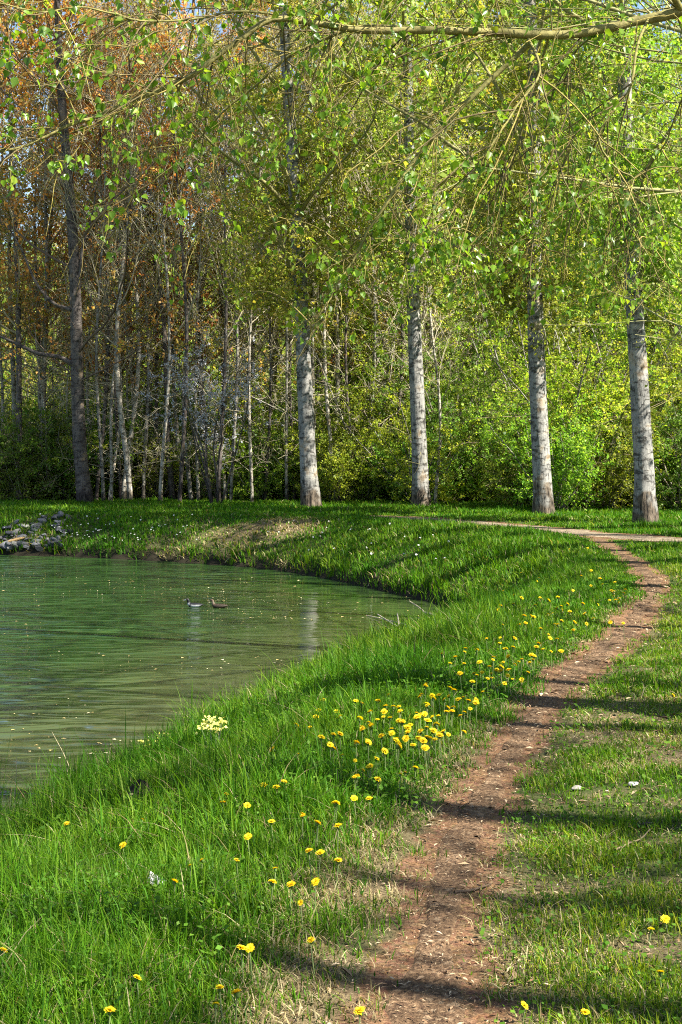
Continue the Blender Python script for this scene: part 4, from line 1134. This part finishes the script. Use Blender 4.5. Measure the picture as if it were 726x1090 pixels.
# ------------------------------------------------------------------ ducks: one lofted body each, coloured by patches
def duck(name, u, v, lab, drake):
    d = (EYE - WATER_Z) * F / (v - HOR); x = (u - 363) / F * d
    # spine stations: (forward, up, half width, half height)
    st = [(-.215, .055, .004, .003), (-.19, .052, .030, .010), (-.15, .045, .055, .030), (-.08, .035, .080, .052), (0, .030, .090, .062), (.07, .032, .085, .062), (.125, .045, .062, .056), (.155, .075, .040, .045),
          (.165, .110, .029, .034), (.170, .140, .030, .032), (.180, .165, .033, .034), (.200, .178, .031, .030), (.222, .174, .020, .019), (.240, .165, .014, .009), (.268, .158, .013, .006), (.285, .155, .004, .003)]
    sides = 14; V = []; col = []
    P = np.array([(a, 0, b) for a, b, _, _ in st]); T = norm(np.gradient(P, axis=0))
    for j, (a, b, w, h) in enumerate(st):
        t = T[j]; up = np.array((-t[2], 0, t[0]))
        for q in range(sides):
            an = q / sides * 6.283
            p = P[j] + np.array((0, 1, 0)) * w * math.cos(an) + up * h * math.sin(an)
            V.append(p)
            if drake:
                c = (.012, .012, .014)
                if 2 < j < 6 and math.sin(an) < .1: c = (.5, .5, .48)
                if j in (7,) : c = (.5, .5, .5) if math.sin(an) < .2 else c
                if j >= 13: c = (.28, .31, .33)
            else:
                c = (.055, .038, .022)
                if j >= 7: c = (.11, .07, .04)
                if j in (8, 9): c = (.20, .15, .10)
                if j >= 13: c = (.12, .11, .10)
            col.append(c)
    i = np.arange(len(V)).reshape(len(st), sides); nx = np.roll(i, -1, 1)
    b = MB(); b.add(np.array(V), [np.stack([i[:-1], i[1:], nx[1:], nx[:-1]], -1).reshape(-1, 4), i[:1, ::-1], i[-1:]], np.array(col))
    for s_ in (-1, 1):          # eyes
        q = np.array([(.208 + .004 * math.cos(a) * math.sin(e), s_ * (.0265 + .004 * math.cos(e)), .182 + .004 * math.sin(a) * math.sin(e)) for e in (.2, .8, 1.5) for a in np.arange(6) * 1.047])
        k = np.arange(18).reshape(3, 6); kx = np.roll(k, -1, 1)
        b.add(q, np.stack([k[:-1], kx[:-1], kx[1:], k[1:]], -1).reshape(-1, 4), (.6, .45, .05) if drake else (.02, .02, .02))
    o = b.build('duck', M_DUCK); o.location = (x, d, WATER_Z + .005); o.rotation_euler = (0, 0, R(180 + (4 if drake else -6))); o.scale = (.76,) * 3
    tag(o, lab, 'duck')


duck('duck', 208, 646, 'black duck with white flank swimming ahead of the brown one', True)
duck('duck', 234, 647, 'brown duck swimming behind the black and white one', False)

# ------------------------------------------------------------------ stones of the heap at the far left
def stone_mesh(seed, flat=.6):
    r = np.random.default_rng(seed)
    import bmesh
    bm = bmesh.new(); bmesh.ops.create_icosphere(bm, subdivisions=3, radius=1)
    co = np.array([v.co[:] for v in bm.verts])
    pl = norm(r.normal(0, 1, (11, 3))); lim = r.uniform(.55, .85, 11)
    for p, l in zip(pl, lim):
        dd = co @ p; co = co - p * np.maximum(dd - l, 0)[:, None]
    co = co * np.array([1, r.uniform(.6, .85), flat * r.uniform(.7, 1.1)])
    co = co * (1 + .05 * (fbm(co[:, 0] * 3 + 5, co[:, 1] * 3 + co[:, 2] * 2, seed)[:, None] - .5))
    for v, c_ in zip(bm.verts, co):
        v.co = c_
    Vv = np.array([v.co[:] for v in bm.verts]); Ff = np.array([[l.index for l in f.verts] for f in bm.faces]); bm.free()
    return Vv, Ff


SM = []
for i in range(8):
    Vv, Ff = stone_mesh(200 + i); b = MB()
    g = [(.09, .09, .10), (.13, .13, .14), (.17, .165, .16), (.06, .06, .065), (.12, .105, .085), (.22, .21, .19), (.10, .10, .105), (.14, .14, .145)][i]
    b.add(Vv, Ff, g); SM.append(b.mesh('stone_block', M_STONE, smooth_shade=False))
rs = np.random.default_rng(12)
cnt = 0
while cnt < 135:
    u = rs.uniform(-25, 76); vlo = 577 - (u / 76) * 14; vhi = 562 - (max(u, 0) / 76) * 16
    v = rs.uniform(vhi, 590)
    if u > 66 and v > 575 or (v > vlo + 16 and rs.random() < .55):
        continue
    x, y, gz = hit(u, min(v, 589.5), 0)
    o = bpy.data.objects.new('stone', SM[rs.integers(0, 8)]); C.objects.link(o)
    s = rs.uniform(.06, .17); o.location = (x, y, gz + s * .25); o.scale = (s * 1.25, s, s); o.rotation_euler = (rs.normal(0, .35), rs.normal(0, .35), rs.uniform(0, 6.28))
    tag(o, 'angular grey stone of the heap on the far bank under the dark leaning tree', 'stone', 'grey stones of the far bank heap'); cnt += 1
Vv, Ff = stone_mesh(331, .3); b = MB(); b.add(Vv, Ff, (.30, .20, .085)); o = b.build('stone', M_STONE, None, False)
x, y, gz = hit(18, 579, 0); o.location = (x, y, gz + .12); o.scale = (.30, .18, .22); o.rotation_euler = (.15, -.22, .1); tag(o, 'flat ochre slab at the water below the grey stone heap', 'stone')

# pale stone and bits in the turf right of the path
for (u, v, s, c, lab) in ((673, 835, .030, (.55, .50, .45), 'pale rounded pebble in the turf right of the path'), (613, 840, .026, (.50, .44, .38), 'flat pale chip of stone beside the path, left of the pebble'), (688, 878, .028, (.06, .045, .035), 'dark clod of earth in the turf above the branch shadow')):
    Vv, Ff = stone_mesh(int(u)); b = MB(); b.add(Vv, Ff, c); o = b.build('stone' if c[0] > .1 else 'earth_clod', M_STONE, None, True)
    x, y, gz = hit(u, v, .01); o.location = (x, y, gz + .012); o.scale = (s * 1.3, s, s * .9); o.rotation_euler = (0, 0, u); tag(o, lab, 'stone' if c[0] > .1 else 'clod')

# twigs on the ground, driftwood in the canal, dry reeds
def stick(name, pts, r0, r1, col, lab, cat, side=()):
    P = catmull(pts, 5); r = np.linspace(r0, r1, len(P))
    o0 = P[0].copy(); b = MB(); Vv, Fq = tubes((P - o0)[None], r[None], 6); b.add(Vv, Fq, col)
    for sp in side:
        Q = catmull(sp, 4) - o0; Vv, Fq = tubes(Q[None], np.linspace(r1 * 1.2, r1 * .6, len(Q))[None], 5); b.add(Vv, Fq, col)
    o = b.build(name, M_WOOD); o.location = o0; tag(o, lab, cat); return o


def g3(u, v, h=.01):
    x, y, z = hit(u, v, h); return np.array((x, y, z + h))


stick('twig', [g3(484, 951), g3(500, 948), g3(512, 946), g3(523, 942)], .006, .003, (.12, .08, .05), 'short brown twig lying on the bare path', 'twig')
stick('twig', [g3(655, 905, .02), g3(668, 899, .02), g3(682, 893, .03), g3(692, 884, .05)], .005, .002, (.20, .15, .09), 'thin twig in the turf by the forked shadow', 'twig')
def w3(u, v, h):
    d = (EYE - WATER_Z - h) * F / (v - HOR); return np.array(((u - 363) / F * d, d, WATER_Z + h))


stick('driftwood', [w3(402, 654, .10), w3(418, 664, .08), w3(432, 672, .03), w3(444, 679, -.02)], .012, .016, (.42, .36, .25), 'pale dead branch slanting down into the water by the inlet', 'branch', [[w3(425, 668, .05), w3(424, 660, .12), w3(423, 653, .2)]])
stick('driftwood', [w3(390, 655, .01), w3(408, 659, .03), w3(428, 664, .06), w3(445, 669, .08), w3(457, 672, .1)], .008, .017, (.40, .34, .24), 'pale dead branch lying flat out from the bank over the water', 'branch')
stick('driftwood', [w3(436, 640, .30), w3(448, 648, .26), w3(456, 657, .18), w3(464, 665, .12)], .010, .014, (.40, .34, .22), 'dead branch propped against the grassy bank at the inlet', 'branch', [[w3(452, 652, .22), w3(460, 654, .3), w3(463, 658, .26)]])
for (u, v, du, dv, lab) in ((14, 842, 2, -34, 'short dry reed stalk standing upright at the water by the left edge'), (78, 815, -24, -34, 'dry reed stalk leaning left over the water'), (71, 838, -1, -20, 'stubby pale reed stalk at the grass edge')):
    x, y, z = hit(u, v, .05); d = y
    a = np.array((x, d, z - .05)); b_ = a + np.array((du / F * d, .05, -dv / F * d + .1))
    stick('reed_stalk', [a, (a + b_) / 2 + np.array((.01, 0, 0)), b_], .005, .002, (.46, .38, .22), lab, 'reed')

# rotten stump and the scrap of white
x, y, gz = hit(152, 868, 0)
t = tag(empty('rotten_stump', (x, y, gz)), 'dark rotten stump broken open among the grass near the water', 'stump')
b = MB(); nseg = 18; prof = [(.12, -.08), (.105, .02), (.085, .08), (.06, .125), (.03, .15), (.012, .155)]
V = []
for rr, zz in prof:
    for q in range(nseg):
        a = q / nseg * 6.283; k = 1 + .35 * (vnoise(q * .9 % 16.2, zz * 9, 3) - .5)
        V.append((rr * k * math.cos(a) * 1.15, rr * k * math.sin(a), zz * (1 + .5 * (vnoise(q * 1.7 % 16, 3.3, 5) - .5) * (zz > .05))))
i = np.arange(len(V)).reshape(len(prof), nseg); nx = np.roll(i, -1, 1)
b.add(np.array(V), [np.stack([i[:-1], nx[:-1], nx[1:], i[1:]], -1).reshape(-1, 4), i[-1:]], (.014, .010, .008)); b.build('trunk', M_WOOD, t)
for pts in ([(.05, -.03, .10), (.11, -.05, .08), (.17, -.06, .03)], [(-.05, -.03, .12), (-.08, -.05, .05), (-.10, -.07, -.02)], [(.02, .02, .12), (.09, -.01, .12), (.13, -.03, .15)]):
    P = catmull(pts, 4); b = MB(); V, Fq = tubes(P[None], np.linspace(.012, .006, len(P))[None], 5); b.add(V, Fq, (.30, .24, .16)); b.build('root', M_WOOD, t)
x, y, gz = hit(166, 952, .03)
n = 9; gxx, gyy = np.meshgrid(np.linspace(-1, 1, n), np.linspace(-1, 1, n), indexing='ij')
zc = .35 * (vnoise(gxx * 2 + 3, gyy * 2 + 8, 6) - .5) + .5 * np.abs(gxx) * .4
V = np.stack([gxx.ravel() * (1 + .2 * gyy.ravel()), gyy.ravel() * .6, zc.ravel()], 1)
V2 = V - np.array([0, 0, .05]); i = np.arange(n * n).reshape(n, n)
q = np.stack([i[:-1, :-1], i[1:, :-1], i[1:, 1:], i[:-1, 1:]], -1).reshape(-1, 4)
b = MB(); b.add(np.vstack([V, V2]), [q, q[:, ::-1] + n * n], (.72, .68, .66)); o = b.build('paper_scrap', M_BLOSSOM); o.location = (x, y, gz + .045); o.scale = (.032, .032, .032); o.rotation_euler = (.75, .35, -.5); o.location.z += .03
tag(o, 'crumpled whitish scrap lying in the grass of the near bank', 'litter')

# ------------------------------------------------------------------ light, sky, camera
sc = bpy.context.scene
w = bpy.data.worlds.new('World'); sc.world = w; w.use_nodes = True
nt = w.node_tree
for nd in list(nt.nodes):
    nt.nodes.remove(nd)
out = nt.nodes.new('ShaderNodeOutputWorld'); bg = nt.nodes.new('ShaderNodeBackground'); sky = nt.nodes.new('ShaderNodeTexSky')
sky.sky_type = 'NISHITA'; sky.sun_disc = False; sky.sun_elevation = R(49); sky.sun_rotation = R(115); sky.air_density = 1.0; sky.dust_density = .6; sky.ozone_density = 1.0
bg.inputs[1].default_value = .068
nt.links.new(sky.outputs[0], bg.inputs[0]); nt.links.new(bg.outputs[0], out.inputs[0])
sl = bpy.data.lights.new('sun', 'SUN'); sl.energy = 5.0; sl.angle = R(.53); sl.color = (1, .95, .86)
so = bpy.data.objects.new('sun', sl); C.objects.link(so)
d = Vector((math.cos(R(25)) * math.cos(R(49)), -math.sin(R(25)) * math.cos(R(49)), math.sin(R(49))))
so.rotation_euler = d.to_track_quat('Z', 'Y').to_euler(); so.location = (20, -6, 30)

cd = bpy.data.cameras.new('camera'); cam = bpy.data.objects.new('camera', cd); C.objects.link(cam)
cd.sensor_fit = 'VERTICAL'; cd.sensor_height = 36; cd.sensor_width = 24; cd.lens = F / 1090 * 36; cd.shift_y = -55 / 1090
cd.clip_start = .1; cd.clip_end = 2000
cam.location = (0, 0, EYE); cam.rotation_euler = (R(90), 0, 0)
sc.camera = cam
sc.view_settings.view_transform = 'Standard'; sc.view_settings.look = 'None'; sc.view_settings.exposure = 1.97; sc.view_settings.gamma = 1
sc.render.film_transparent = False
cy = sc.cycles
cy.max_bounces = 6; cy.diffuse_bounces = 4; cy.glossy_bounces = 2; cy.transmission_bounces = 3; cy.transparent_max_bounces = 2
cy.caustics_reflective = False; cy.caustics_refractive = False
cy.use_denoising = False; cy.sample_clamp_indirect = 4; cy.sample_clamp_direct = 12
cy.filter_width = 1.1
